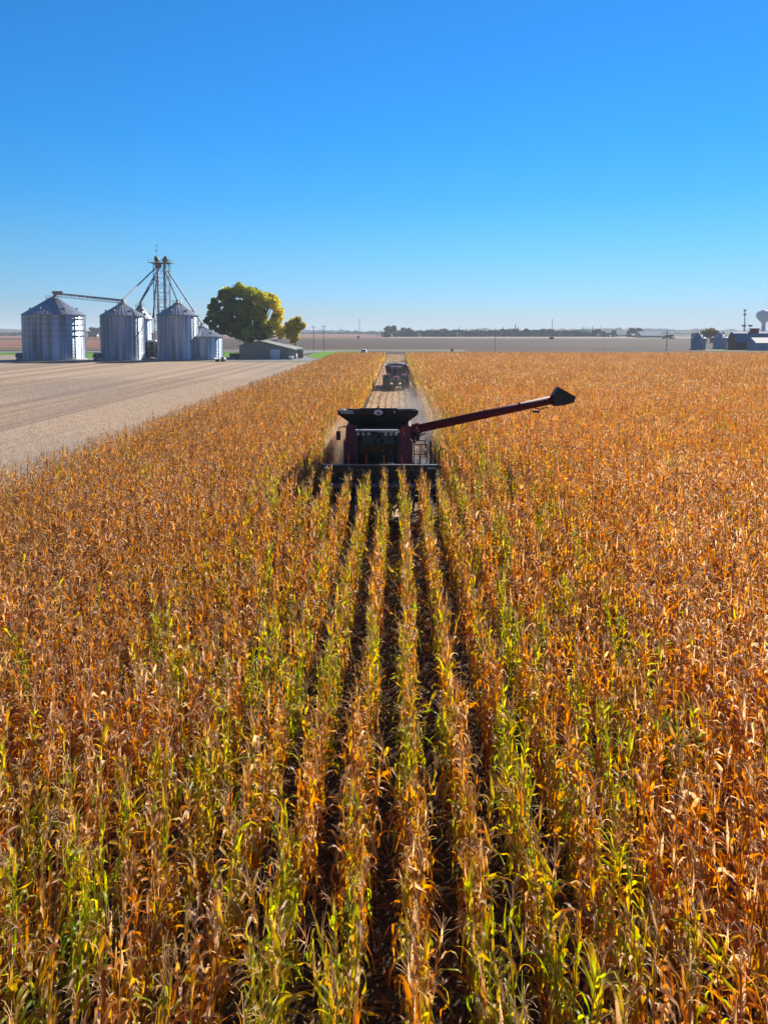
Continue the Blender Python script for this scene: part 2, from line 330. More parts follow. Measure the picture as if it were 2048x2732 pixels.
# ------------------------------------------------------------------ ground and fields
def ground_mat(name, c0, c1, scale=0.6, stretch=(1, 1, 1), detail=8, speck=None, bump=0.3, bscale=3.0, lines=None, patch=None):
    m = bpy.data.materials.new(name); m.use_nodes = True; nt = m.node_tree; L = nt.links
    p = nt.nodes['Principled BSDF']; p.inputs['Roughness'].default_value = 0.95; p.inputs['Specular IOR Level'].default_value = 0.1
    geo = nt.nodes.new('ShaderNodeNewGeometry')
    mp = nt.nodes.new('ShaderNodeMapping'); mp.inputs['Scale'].default_value = stretch; L.new(geo.outputs['Position'], mp.inputs[0])
    n = nt.nodes.new('ShaderNodeTexNoise'); n.inputs['Scale'].default_value = scale; n.inputs['Detail'].default_value = detail; n.inputs['Roughness'].default_value = 0.7
    L.new(mp.outputs[0], n.inputs['Vector'])
    r = ramp(nt, [(0.32, c0), (0.68, c1)]); L.new(n.outputs[0], r.inputs[0]); c = r.outputs[0]
    if speck:
        n2 = nt.nodes.new('ShaderNodeTexNoise'); n2.inputs['Scale'].default_value = speck[0]; n2.inputs['Detail'].default_value = 2
        L.new(geo.outputs['Position'], n2.inputs['Vector'])
        r2 = ramp(nt, [(speck[3] if len(speck) > 3 else 0.45, (0, 0, 0)), (speck[4] if len(speck) > 4 else 0.62, (1, 1, 1))]); L.new(n2.outputs[0], r2.inputs[0])
        f = nt.nodes.new('ShaderNodeMath'); f.operation = 'MULTIPLY'; f.inputs[1].default_value = speck[2]; L.new(r2.outputs[0], f.inputs[0])
        mx = nt.nodes.new('ShaderNodeMix'); mx.data_type = 'RGBA'; mx.inputs['B'].default_value = (*speck[1], 1)
        L.new(f.outputs[0], mx.inputs['Factor']); L.new(c, mx.inputs['A']); c = mx.outputs['Result']
    if lines:                                   # traffic lines: (width in x, colour, amount, distortion)
        mp2 = nt.nodes.new('ShaderNodeMapping'); mp2.inputs['Scale'].default_value = (1/lines[0], 0.01/lines[0], 0.0); L.new(geo.outputs['Position'], mp2.inputs[0])
        n4 = nt.nodes.new('ShaderNodeTexNoise'); n4.inputs['Scale'].default_value = 1.0; n4.inputs['Detail'].default_value = 5; n4.inputs['Roughness'].default_value = 0.6
        L.new(mp2.outputs[0], n4.inputs['Vector'])
        r4 = ramp(nt, [(0.48, (0, 0, 0)), (0.62, (1, 1, 1))]); L.new(n4.outputs[0], r4.inputs[0])
        f = nt.nodes.new('ShaderNodeMath'); f.operation = 'MULTIPLY'; f.inputs[1].default_value = lines[2]; L.new(r4.outputs[0], f.inputs[0])
        mx = nt.nodes.new('ShaderNodeMix'); mx.data_type = 'RGBA'; mx.inputs['B'].default_value = (*lines[1], 1)
        L.new(f.outputs[0], mx.inputs['Factor']); L.new(c, mx.inputs['A']); c = mx.outputs['Result']
    if patch:                                   # large soft patches
        n5 = nt.nodes.new('ShaderNodeTexNoise'); n5.inputs['Scale'].default_value = patch[0]; n5.inputs['Detail'].default_value = 4
        mp5 = nt.nodes.new('ShaderNodeMapping'); mp5.inputs['Scale'].default_value = (1, 0.35, 1); L.new(geo.outputs['Position'], mp5.inputs[0]); L.new(mp5.outputs[0], n5.inputs['Vector'])
        r5 = ramp(nt, [(0.5, (0, 0, 0)), (0.7, (1, 1, 1))]); L.new(n5.outputs[0], r5.inputs[0])
        f = nt.nodes.new('ShaderNodeMath'); f.operation = 'MULTIPLY'; f.inputs[1].default_value = patch[2]; L.new(r5.outputs[0], f.inputs[0])
        mx = nt.nodes.new('ShaderNodeMix'); mx.data_type = 'RGBA'; mx.inputs['B'].default_value = (*patch[1], 1)
        L.new(f.outputs[0], mx.inputs['Factor']); L.new(c, mx.inputs['A']); c = mx.outputs['Result']
    L.new(c, p.inputs['Base Color'])
    n3 = nt.nodes.new('ShaderNodeTexNoise'); n3.inputs['Scale'].default_value = bscale; n3.inputs['Detail'].default_value = 5
    L.new(geo.outputs['Position'], n3.inputs['Vector'])
    b = nt.nodes.new('ShaderNodeBump'); b.inputs['Strength'].default_value = bump; b.inputs['Distance'].default_value = 0.08
    L.new(n3.outputs[0], b.inputs['Height']); L.new(b.outputs[0], p.inputs['Normal'])
    return m
def field(name, pts, z, m, label=None):
    mb = MB(); mb.add([(x, y, z) for x, y in pts], [tuple(range(len(pts)))])
    o = mb.build(name, m); tag(o, kind='structure'); 
    if label: o['label'] = label
    return o
G_base = ground_mat('bare_field', (0.05, 0.034, 0.025), (0.105, 0.073, 0.053), 0.02, (0.35, 1.6, 1), patch=(0.006, (0.035, 0.027, 0.022), 0.7))
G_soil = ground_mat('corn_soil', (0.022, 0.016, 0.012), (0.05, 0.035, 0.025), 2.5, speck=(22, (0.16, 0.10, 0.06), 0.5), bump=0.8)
G_stub = ground_mat('soy_stubble', (0.38, 0.27, 0.175), (0.52, 0.375, 0.25), 0.9, bump=0.25, bscale=9.0, speck=(7.5, (0.12, 0.095, 0.08), 0.75, 0.44, 0.60), lines=(2.4, (0.22, 0.155, 0.115), 0.95), patch=(0.05, (0.20, 0.165, 0.14), 0.65))
G_swath = ground_mat('cut_corn_ground', (0.56, 0.40, 0.23), (0.70, 0.52, 0.32), 2.0, (2.6, 0.4, 1), speck=(10, (0.16, 0.09, 0.05), 0.55))
G_gravel = ground_mat('gravel_yard', (0.16, 0.16, 0.17), (0.25, 0.245, 0.24), 0.3)
G_grass = ground_mat('mown_grass', (0.06, 0.15, 0.006), (0.13, 0.26, 0.01), 0.25, patch=(0.03, (0.16, 0.18, 0.04), 0.5))
G_verge = ground_mat('rough_verge', (0.08, 0.09, 0.04), (0.17, 0.15, 0.075), 0.3)
G_red = ground_mat('far_standing_corn', (0.16, 0.075, 0.05), (0.23, 0.115, 0.075), 0.03, (0.3, 2, 1))
G_dark = ground_mat('ploughed_dark', (0.045, 0.035, 0.032), (0.075, 0.058, 0.052), 0.05, (0.3, 2, 1))
G_pale = ground_mat('pale_stubble', (0.22, 0.18, 0.14), (0.29, 0.23, 0.18), 0.05, (0.3, 1.5, 1))

FIELD_L, FIELD_END = -16.95, 201.0
bigN = 6500
field('ground', [(-bigN, -400), (bigN, -400), (bigN, bigN), (-bigN, bigN)], 0.0, G_base)
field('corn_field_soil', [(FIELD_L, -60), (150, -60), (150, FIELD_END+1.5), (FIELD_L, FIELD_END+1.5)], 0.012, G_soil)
field('harvested_field', [(-330, -60), (FIELD_L-0.004, -60), (FIELD_L-0.004, 188), (-330, 190)], 0.016, G_stub)
field('cut_strip', [(-3.25, 30.5), (2.05, 30.5), (2.05, 246), (-3.25, 246)], 0.024, G_swath)
# farm yard and verges around it
field('farm_yard', [(-330, 190.3), (-36, 188.4), (-17.5, 192), (-17.5, 236), (-60, 222), (-330, 226)], 0.02, G_gravel)
field('verge', [(-60, 186.2), (-17.6, 186.2), (-17.2, 190), (-35, 191.2), (-60, 191)], 0.03, G_verge)
field('grass', [(-56, 222), (-46, 223), (-50, 262), (-62, 262)], 0.05, G_grass)
def poly(name, pix, z, m): return field(name, [gp(*p) for p in pix], z, m)
poly('grass', [(815, 951), (832, 943), (860, 938.5), (905, 937.5), (960, 938), (960, 950), (880, 960), (850, 957)], 0.05, G_grass)
poly('grass', [(233, 956), (233, 944.5), (272, 944.5), (272, 956)], 0.05, G_grass)
poly('grass', [(-60, 947), (-60, 942.5), (270, 942.0), (620, 940), (640, 943), (640, 956), (598, 956), (598, 946), (270, 947)], 0.045, G_grass)
poly('pale_field', [(-300, 961.5), (-300, 947.5), (70, 947.5), (70, 961.5)], 0.055, G_pale)
poly('access_road', [(-60, 941.6), (760, 937.8), (1240, 936.6), (1240, 934.6), (760, 934.8), (-60, 938.5)], 0.05, G_gravel)
poly('yard_road', [(780, 950), (830, 941), (900, 937.5), (880, 936.5), (800, 937), (740, 941), (740, 957)], 0.047, G_gravel)
poly('road_verge', [(-60, 934.4), (1250, 933.2), (1250, 931.2), (-60, 931.5)], 0.05, G_verge)
poly('grass_strip', [(1040, 938.8), (1240, 938.8), (1235, 936.7), (1040, 936.7)], 0.06, G_verge)
poly('dark_field', [(-300, 941.5), (-300, 930), (270, 929), (270, 940)], 0.035, G_dark)
poly('far_corn_field', [(-300, 930), (-300, 906.5), (300, 906.5), (300, 929)], 0.03, G_red)
poly('far_corn_field', [(-300, 902.5), (-300, 891), (960, 891.2), (1020, 897), (1020, 903)], 0.03, G_red)
poly('dark_field', [(1560, 935), (1590, 928), (1700, 925), (1900, 926), (1900, 935.5)], 0.035, G_dark)
poly('pale_field', [(1015, 902.6), (1015, 899.2), (2200, 898.5), (2200, 903.2)], 0.06, G_pale)
poly('grass', [(1880, 938), (1880, 932.2), (2200, 932.2), (2200, 939)], 0.06, G_verge)

# ------------------------------------------------------------------ corn plants
class PM:
    """numpy mesh parts with tone attributes"""
    def __init__(self): self.v = []; self.f = []; self.t = []; self.t2 = []; self.m = []; self.n = 0
    def add(self, vs, fs, tone, tone2, m):
        self.v.append(vs); self.f += [tuple(i + self.n for i in q) for q in fs]
        self.t.append(np.full(len(vs), tone) if np.isscalar(tone) else tone); self.t2.append(np.full(len(vs), tone2)); self.m += [m]*len(fs); self.n += len(vs)
    def merge(self, o, T):
        for vs, t, t2 in zip(o.v, o.t, o.t2):
            self.v.append(vs @ T[0].T + T[1]); self.t.append(t); self.t2.append(t2)
        self.f += [tuple(i + self.n for i in q) for q in o.f]; self.m += o.m; self.n += o.n
    def mesh(self, name, mats, single=None):
        me = bpy.data.meshes.new(name)
        me.from_pydata(np.concatenate(self.v).tolist(), [], self.f)
        for nm, arr in (('tone', self.t), ('tone2', self.t2)):
            a = me.attributes.new(nm, 'FLOAT', 'POINT'); a.data.foreach_set('value', np.concatenate(arr).astype(np.float32))
        for mm in mats: me.materials.append(mm)
        if single is None: me.polygons.foreach_set('material_index', self.m)
        me.polygons.foreach_set('use_smooth', [True]*len(self.f)); me.update(); return me
def blade(pm, rng, base, az, length, width, rise, curl, seg, tone, tone2, twist=0.0, fold=0.25, m=0, wav=0.0, end=0.0, front=0.0, jit=0.0):
    """a strip leaving base at angle rise (from the horizontal) and turning down by curl over its length"""
    n = seg + 1; d = np.array([math.cos(az), math.sin(az), 0.0]); side0 = np.array([-math.sin(az), math.cos(az), 0.0])
    p = np.array(base, float); vs = []; ds = length/seg; ang = rise; sway = rng.normal(0, 0.25)
    for i in range(n):
        t = i/seg
        w = width*0.5*(0.55 + 1.6*t - 2.1*t*t if t < 0.35 else (0.853*max(0.0, 1-(t-0.35)/0.65)**0.75)) 
        w = max(w, 0.003)
        tang = d*math.cos(ang) + np.array([0, 0, math.sin(ang)])
        up = -d*math.sin(ang) + np.array([0, 0, math.cos(ang)])
        th = twist*t + wav*math.sin(6*t + sway*9)
        s = side0*math.cos(th) + up*math.sin(th); u = up*math.cos(th) - side0*math.sin(th)
        if fold > 0:
            vs += [p + s*w + u*w*fold, p, p - s*w + u*w*fold]
        else: vs += [p + s*w, p - s*w]
        p = p + tang*ds + side0*sway*ds*0.35*t
        ang -= curl/seg*((0.5 + 1.0*t)*(1-front) + front*(2.0 if t < 0.5 else 0.0)) + (rng.normal(0, jit) if jit else 0)
        if ang < -1.75: ang = -1.75 + rng.normal(0, .3)
    k = 3 if fold > 0 else 2; fs = []
    for i in range(seg):
        for j in range(k-1): fs.append((i*k+j, i*k+j+1, (i+1)*k+j+1, (i+1)*k+j))
    tt = np.repeat(np.linspace(0, 1, n), k)*end + tone
    pm.add(np.array(vs), fs, np.clip(tt, 0, 1), tone2, m)
def ribbon_tube(pm, pts, rs, n, tone, tone2, m):
    P = [np.array(p, float) for p in pts]; vs = []; fs = []
    for i, p in enumerate(P):
        t = P[min(i+1, len(P)-1)] - P[max(i-1, 0)]; t /= np.linalg.norm(t)
        a = np.cross(t, [0.3, 0.9, 0.1]); a /= np.linalg.norm(a); b = np.cross(t, a)
        vs += [p + (a*math.cos(2*math.pi*k/n) + b*math.sin(2*math.pi*k/n))*rs[i] for k in range(n)]
    for i in range(len(P)-1):
        for k in range(n): fs.append((i*n+k, i*n+(k+1) % n, (i+1)*n+(k+1) % n, (i+1)*n+k))
    pm.add(np.array(vs), fs, tone, tone2, m)
def corn_plant(seed, lod=0, wild=False):
    """returns PM parts: foliage, stalk, tassel, ear"""
    rng = np.random.default_rng(seed)
    leaf, stalk, tas, ear = PM(), PM(), PM(), PM()
    h = rng.uniform(1.85, 2.1); lean = rng.normal(0, 0.05, 2); pt = rng.uniform(0, 0.75)
    def sp(z): return np.array([lean[0]*z/h*z, lean[1]*z/h*z, z])
    g = rng.uniform(0, 1)
    zs = np.linspace(0, h, 6 if lod == 0 else 3)
    ribbon_tube(stalk, [sp(z) for z in zs], np.interp(zs, [0, h], [0.014, 0.006]).tolist(), 5 if lod == 0 else 3, rng.uniform(0, 1), g, 1)
    nl = {0: 24, 1: 18, 2: 11}[lod]; az0 = math.pi/2 + rng.uniform(-0.5, 0.5)
    for i in range(nl):
        f = (i + 0.5)/nl
        z = 0.35 + (h - 0.4)*f + rng.normal(0, 0.03)
        az = az0 + (i % 2)*math.pi + rng.normal(0, 1.2 if wild else 0.45)
        tone = np.clip(rng.choice([rng.uniform(0.0, 0.3), rng.uniform(0.25, 0.65), rng.uniform(0.7, 1.0)], p=[0.24, 0.40, 0.36] if wild else [[0.50, 0.30, 0.20], [0.38, 0.36, 0.26], [0.05, 0.45, 0.50]][lod]), 0, 1)
        if lod == 2 and rng.random() < 0.45: tone = rng.uniform(0.58, 0.78)
        wd = rng.uniform(0.038, 0.075)*(1.0 if lod < 2 else 1.3)
        if f > 0.72:     # top leaves: short, upright then bent
            blade(leaf, rng, sp(z), az, rng.uniform(0.24, 0.5), wd*0.95, rng.uniform(0.8, 1.45), rng.uniform(0.3, 2.6), {0: 6, 1: 4, 2: 3}[lod], tone, g, rng.normal(0, 1.5), 0.3 if lod < 2 else 0, wav=0.6, end=0.22, jit=0.36)
        elif rng.random() < (0.66 if wild else 0.90):   # collapsed leaf hanging beside the stalk
            blade(leaf, rng, sp(z), az, rng.uniform(0.36, 0.7), wd*1.08, rng.uniform(0.5, 1.3), rng.uniform(2.2, 3.2), {0: 7, 1: 5, 2: 3}[lod], tone, g, rng.normal(0, 1.8), 0.35 if lod < 2 else 0, wav=0.5, end=0.15, front=1.0, jit=0.22)
        else:            # arching leaf reaching into the gap
            blade(leaf, rng, sp(z), az, rng.uniform(0.4, 0.65), wd*0.8, rng.uniform(0.6, 1.2), rng.uniform(1.6, 3.0), {0: 8, 1: 5, 2: 3}[lod], tone, g, rng.normal(0, 1.2), 0.35 if lod < 2 else 0, wav=0.5, end=0.25, jit=0.2)
    # tassel
    nt_ = {0: 7, 1: 6, 2: 7}[lod]; top = sp(h); tt = rng.uniform(0, 1)
    ribbon_tube(tas, [top, top + [0.01, 0, 0.14], top + [0.03*rng.normal(), 0.03*rng.normal(), 0.32]], [0.006, 0.0055, 0.002], 3, tt, g, 2)
    for k in range(nt_):
        blade(tas, rng, top + np.array([0, 0, 0.03 + 0.1*k/nt_]), rng.uniform(0, 6.28), rng.uniform(0.14, 0.26), (0.009 if lod == 0 else 0.012), rng.uniform(0.7, 1.3), rng.uniform(0.3, 1.8), 4 if lod == 0 else 2, tt, g, 0, 0.5 if lod == 0 else 0, m=2)
    # ear in its husk, hanging out from the stalk
    if lod < 2:
        z = rng.uniform(0.85, 1.15); az = az0 + rng.choice([0, math.pi]) + rng.normal(0, 0.4); d = np.array([math.cos(az), math.sin(az), 0])
        el = rng.uniform(-0.9, 1.0); ax = d*math.cos(el) + np.array([0, 0, math.sin(el)])
        b = sp(z) + d*0.015; q = [0, .12, .4, .75, 1.0]
        ribbon_tube(ear, [b + ax*0.25*t for t in q], [0.012, 0.026, 0.032, 0.022, 0.004], 6 if lod == 0 else 4, rng.uniform(0, 1), g, 3)
        for k in range(3 if lod == 0 else 1):
            blade(ear, rng, b + ax*0.06, az + rng.normal(0, 0.8), 0.2, 0.045, el + rng.normal(0, .2), rng.uniform(-0.5, 1.5), 4, rng.uniform(0, 1), g, 0.5, 0.4, m=3)
    return leaf, stalk, tas, ear

ROW0, ROW = 0.20, 0.762
def rotz(a): c, s = math.cos(a), math.sin(a); return np.array([[c, -s, 0], [s, c, 0], [0, 0, 1.0]])
N_VAR = 12
variants = [corn_plant(100 + i, 0, i % 4 == 3) for i in range(N_VAR)]
single_meshes = []
for v in variants:
    pm = PM()
    for p in v: pm.merge(p, (np.eye(3), np.zeros(3)))
    single_meshes.append(pm.mesh('corn_plant_mesh', CORN_MATS))
def cluster(seed, lod, length, nplants, wild=False):
    rng = np.random.default_rng(seed); pm = PM()
    for k in range(nplants):
        parts = corn_plant(seed*50 + k, lod, wild)
        a = rng.choice([0, math.pi]) + rng.normal(0, 0.25); s = rng.normal(1, 0.06)
        fall = rng.random() < (0.08 if wild else 0.03)
        T = rotz(a)*s
        if fall: 
            b = rng.uniform(0.5, 1.0)*rng.choice([-1, 1]); T = np.array([[math.cos(b), 0, math.sin(b)], [0, 1, 0], [-math.sin(b), 0, math.cos(b)]]) @ T
        off = np.array([rng.normal(0, 0.02), -length/2 + (k + 0.5)*length/nplants + rng.normal(0, 0.03), 0])
        for p in parts: pm.merge(p, (T, off))
    return pm.mesh('corn_row_piece', CORN_MATS)
mid_meshes = [cluster(700 + i, 1, 1.0, 6) for i in range(14)]
wild_meshes = [cluster(800 + i, 1, 1.0, 6, True) for i in range(14)]
far_meshes = [cluster(900 + i, 2, 1.5, 7) for i in range(10)]

def instancer(name, meshes, pts, rots, scales, idx, extra_kind='stuff'):
    """ONE object: a point cloud mesh that carries the meshes through a geometry node tree"""
    sub = bpy.data.collections.new(name + '_sources')
    for i, me in enumerate(meshes):
        o = bpy.data.objects.new('%s_src_%03d' % (name, i), me); sub.objects.link(o)
    me = bpy.data.meshes.new(name); me.vertices.add(len(pts)); me.vertices.foreach_set('co', np.asarray(pts, np.float32).ravel())
    a = me.attributes.new('rot', 'FLOAT_VECTOR', 'POINT'); a.data.foreach_set('vector', np.asarray(rots, np.float32).ravel())
    a = me.attributes.new('scl', 'FLOAT_VECTOR', 'POINT'); a.data.foreach_set('vector', np.asarray(scales, np.float32).ravel())
    a = me.attributes.new('idx', 'INT', 'POINT'); a.data.foreach_set('value', np.asarray(idx, np.int32))
    o = bpy.data.objects.new(name, me); col.objects.link(o)
    ng = bpy.data.node_groups.new(name + '_tree', 'GeometryNodeTree')
    ng.interface.new_socket('Geometry', in_out='INPUT', socket_type='NodeSocketGeometry')
    ng.interface.new_socket('Geometry', in_out='OUTPUT', socket_type='NodeSocketGeometry')
    N = ng.nodes; L = ng.links
    gi = N.new('NodeGroupInput'); go = N.new('NodeGroupOutput')
    ci = N.new('GeometryNodeCollectionInfo'); ci.inputs['Collection'].default_value = sub
    ci.inputs['Separate Children'].default_value = True; ci.inputs['Reset Children'].default_value = True
    ip = N.new('GeometryNodeInstanceOnPoints'); ip.inputs['Pick Instance'].default_value = True
    def na(nm, t):
        n = N.new('GeometryNodeInputNamedAttribute'); n.data_type = t; n.inputs['Name'].default_value = nm
        return [s for s in n.outputs if s.enabled and s.name == 'Attribute'][0]
    e2r = N.new('FunctionNodeEulerToRotation')
    L.new(gi.outputs[0], ip.inputs['Points']); L.new(ci.outputs[0], ip.inputs['Instance'])
    L.new(na('idx', 'INT'), ip.inputs['Instance Index'])
    L.new(na('rot', 'FLOAT_VECTOR'), e2r.inputs[0]); L.new(e2r.outputs[0], ip.inputs['Rotation'])
    L.new(na('scl', 'FLOAT_VECTOR'), ip.inputs['Scale']); L.new(ip.outputs[0], go.inputs[0])
    md = o.modifiers.new('instances', 'NODES'); md.node_group = ng
    o['kind'] = extra_kind
    return o

rng = np.random.default_rng(7)
def is_cut(x, y): return -3.3 < x < 1.95 and y > 30.9
def under_header(x, y): return -3.5 < x < 1.95 and 30.4 < y <= 30.9
def in_view(x, y, z=1.2, mg=0.0):
    d = Vector((x, y, z - CAM_H)); zc = d.dot(_fw)
    if zc < 0.5: return False
    return abs(d.dot(_rt)/zc) < (W_PX/2 + mg)/F_PX and -(H_PX - PRINCIPAL_Y + mg)/F_PX < d.dot(_up)/zc < (PRINCIPAL_Y + mg)/F_PX
row_xs = [ROW0 + ROW*k for k in range(-22, 156)]
# plants of the nearest stretch stand one by one
NEAR_END = 14.0
near = []
for x in row_xs:
    if abs(x) > 26: continue
    y = 1.0 + rng.uniform(0, 0.1)
    while y < NEAR_END:
        near.append((x + rng.normal(0, 0.03), y)); y += rng.uniform(0.13, 0.2)
def shows(p): return in_view(p[0], p[1], 1.4, -20)
near_view = sorted([p for p in near if shows(p)], key=lambda p: math.hypot(p[0], p[1]))
single = near_view[:300]; single_set = set(single)
protos = []
lab = 'dry corn plant with orange and tan leaves in the nearest rows at the bottom'
for i, v in enumerate(variants):
    root = bpy.data.objects.new('corn_plant', None); col.objects.link(root)
    tag(root, lab, 'corn plant', 'corn plants in the nearest rows')
    for nm, pm, mm in zip(('foliage', 'stalk', 'tassel', 'ear'), v, CORN_MATS):
        o = bpy.data.objects.new(nm, pm.mesh(nm, [mm], single=True)); col.objects.link(o); o.parent = root
    protos.append(root)
for i, (x, y) in enumerate(single):
    rz = float(rng.choice([0, math.pi]) + rng.normal(0, 0.4)); s = float(rng.normal(1, 0.05))
    if i < N_VAR:
        r = protos[i]; r.location = (x, y, 0.012); r.rotation_euler = (0, 0, rz); r.scale = (s*0.8, s, s)
    else:
        r = copy_thing(protos[i % N_VAR], (x, y, 0.012), rz, (s*0.8, s, s))
    r.rotation_euler[0] = float(rng.normal(0, 0.05)); r.rotation_euler[1] = float(rng.normal(0, 0.05))
P_, R_, S_, I_ = [], [], [], []
n1 = len(single_meshes); n2 = len(mid_meshes)
def put(x, y, rz, s, i, tilt=0.04):
    P_.append((x, y, 0.012)); R_.append((rng.normal(0, tilt), rng.normal(0, tilt), rz)); S_.append((s*(0.8 if abs(x + .6) < 6.5 and i < n1 + n2 else 0.85), s, s)); I_.append(i)
for p in near:
    if p in single_set: continue
    if not in_view(p[0], p[1], 1.2, 900) and abs(p[0]) > 7: continue
    put(p[0], p[1], rng.choice([0, math.pi]) + rng.normal(0, 0.4), rng.normal(1, 0.05), int(rng.integers(N_VAR)))
n1 = len(single_meshes); n2 = len(mid_meshes)
for x in row_xs:
    y = NEAR_END + 0.5
    while y < FIELD_END:
        far = y > 75; step = 1.5 if far else 1.0
        hl = step/2
        wav = 0.06*math.sin(y*0.07 + x*0.02)
        if not (is_cut(x, y - hl) or is_cut(x, y + hl) or under_header(x, y + hl)) and (abs(x) < 0.62*y + 10):
            wildness = min(1, max(0, ((abs(x + 0.6) - 5.5)/4)))
            if far: i = n1 + 2*n2 + int(rng.integers(len(far_meshes)))
            elif rng.random() < wildness: i = n1 + n2 + int(rng.integers(n2))
            else: i = n1 + int(rng.integers(n2))
            put(x + wav, y + rng.normal(0, 0.05), math.pi*int(rng.integers(2)) + rng.normal(0, 0.03), rng.normal(1, 0.05), i, 0.015)
        y += step
corn = instancer('standing_corn', single_meshes + mid_meshes + wild_meshes + far_meshes, P_, R_, S_, I_)
corn['label'] = 'field of dry orange and tan corn with patches of green, standing in long rows'
print('corn instances', len(P_))

# corn residue: blades lying on the soil between rows, and cut stubs on the harvested strip
def litter_mesh(seed, nb, hx, hy, stubs=0):
    rng = np.random.default_rng(seed); pm = PM()
    for k in range(nb):
        blade(pm, rng, (rng.uniform(-hx, hx), rng.uniform(-hy, hy), rng.uniform(0.01, 0.05)), rng.uniform(0, 6.28), rng.uniform(0.15, 0.5), rng.uniform(0.02, 0.06),
              rng.uniform(0.0, 0.35), rng.uniform(0.1, 0.7), 4, rng.uniform(0.7, 1.0) if stubs else rng.choice([rng.uniform(0.3, 0.6), rng.uniform(0.7, 1.0)]), 0, rng.normal(0, 1), 0.2, m=3 if stubs and k % 3 else 0)
    for k in range(stubs):
        y = -hy + (k + .5)*2*hy/stubs; z = rng.uniform(0.08, 0.2); l = rng.normal(0, 0.08, 2)
        ribbon_tube(pm, [(0, y, 0), (l[0], y + l[1], z)], [0.016, 0.015], 5, rng.uniform(0, 1), 0, 1)
    return pm.mesh('litter_piece', CORN_MATS)
lm = [litter_mesh(30 + i, 26, 0.38, 0.5) for i in range(5)] + [litter_mesh(60 + i, 34, 0.38, 0.5, 2) for i in range(5)]
P2, R2, S2, I2 = [], [], [], []
for x in row_xs:
    if -3.5 < x < 2.0:
        for y in np.arange(31.5, 245, 1.0):
            P2.append((x, y, 0.026)); R2.append((0, 0, math.pi*int(rng.integers(2)))); S2.append((1, 1, 1)); I2.append(5 + int(rng.integers(5)))
    if abs(x) < 12:
        for y in np.arange(3.0, 31.0, 1.0):
            P2.append((x + ROW/2, y, 0.014)); R2.append((0, 0, math.pi*int(rng.integers(2)))); S2.append((1, 1, 1)); I2.append(int(rng.integers(5)))
lit = instancer('leaf_litter', lm, P2, R2, S2, I2)
lit['label'] = 'fallen leaves and cut stubs lying on the soil'

# bean stubble: short cut stems and flat straw on the harvested field, nearest stretch
def stub_mesh(seed):
    r = np.random.default_rng(seed); pm = PM()
    for k in range(60):
        x, y = r.uniform(-.9, .9), r.uniform(-.9, .9)
        if k % 3 == 0:
            x = round(x/.38)*.38 + r.normal(0, .02); blade(pm, r, (x, y, 0), r.uniform(0, 6.28), r.uniform(.07, .16), .022, 1.4, .2, 2, r.uniform(.6, 1), 0, 0, 0)
        else: blade(pm, r, (x, y, .015), r.uniform(0, 6.28), r.uniform(.12, .4), r.uniform(.02, .05), r.uniform(0, .2), .3, 2, r.choice([r.uniform(.5, .7), r.uniform(.8, 1)]), 0, 0, 0)
    return pm.mesh('stubble_piece', [M['husk'], M['stalk'], M['tassel'], M['husk']])
sm = [stub_mesh(i) for i in range(6)]
P3, R3, S3, I3 = [], [], [], []
y = 34.0
while y < 120:
    x = -17.9
    while x > -0.56*y - 6:
        P3.append((x, y, .018)); R3.append((0, 0, math.pi*int(rng.integers(2)))); S3.append((1, 1, 1)); I3.append(int(rng.integers(6))); x -= 1.8
    y += 1.8
stb = instancer('stubble', sm, P3, R3, S3, I3); stb['label'] = 'short pale stubble and straw on the harvested field'

# ------------------------------------------------------------------ trees
def leaf_cards(rng, centers, radii, n, size, tones, squash=0.8):
    """n small leaf clumps (bent quads) spread near the surface and inside a set of lobes"""
    k = rng.choice(len(centers), n, p=np.prod(radii, axis=1)**0.8/np.sum(np.prod(radii, axis=1)**0.8))
    u = rng.normal(size=(n, 3)); u /= np.linalg.norm(u, axis=1)[:, None]
    r = rng.uniform(0.35, 1.0, n)**0.5*rng.normal(1, 0.07, n)
    p = centers[k] + u*radii[k]*r[:, None]
    nrm = u + rng.normal(0, 0.6, (n, 3)); nrm /= np.linalg.norm(nrm, axis=1)[:, None]
    a = np.cross(nrm, rng.normal(size=(n, 3))); a /= np.linalg.norm(a, axis=1)[:, None]; b = np.cross(nrm, a)
    s = (size*rng.uniform(0.5, 1.3, n))[:, None]
    V = np.stack([p - a*s - b*s*.6, p + a*s*.2 - b*s, p + a*s + b*s*.5, p - a*s*.3 + b*s], 1).reshape(-1, 3)
    t = np.repeat(np.clip(tones[k] + rng.normal(0, 0.09, n), 0, 1), 4)
    return V, t
def crown_obj(name, V, t, m, parent):
    me = bpy.data.meshes.new(name); n = len(V)//4
    me.vertices.add(len(V)); me.vertices.foreach_set('co', V.astype(np.float32).ravel())
    me.loops.add(len(V)); me.loops.foreach_set('vertex_index', np.arange(len(V), dtype=np.int32))
    me.polygons.add(n); me.polygons.foreach_set('loop_start', np.arange(0, 4*n, 4, dtype=np.int32))
    me.update(calc_edges=True)
    a = me.attributes.new('tone', 'FLOAT', 'POINT'); a.data.foreach_set('value', t.astype(np.float32))
    me.materials.append(m); o = bpy.data.objects.new(name, me); col.objects.link(o); o.parent = parent; return o
def limbs(mb, rng, base, top, r0, targets):
    mb.tube([base, ((base[0]+top[0])/2 + rng.normal(0, .1), (base[1]+top[1])/2, (base[2]+top[2])/2), top], [r0*1.35, r0, r0*0.8], 9)
    for t in targets:
        mid = [(top[i] + t[i])/2 + rng.normal(0, 0.06)*abs(t[2]-top[2]) for i in range(3)]; mid[2] -= 0.08*abs(t[0]-top[0])
        mb.tube([top, mid, t], [r0*0.6, r0*0.36, r0*0.12], 6)

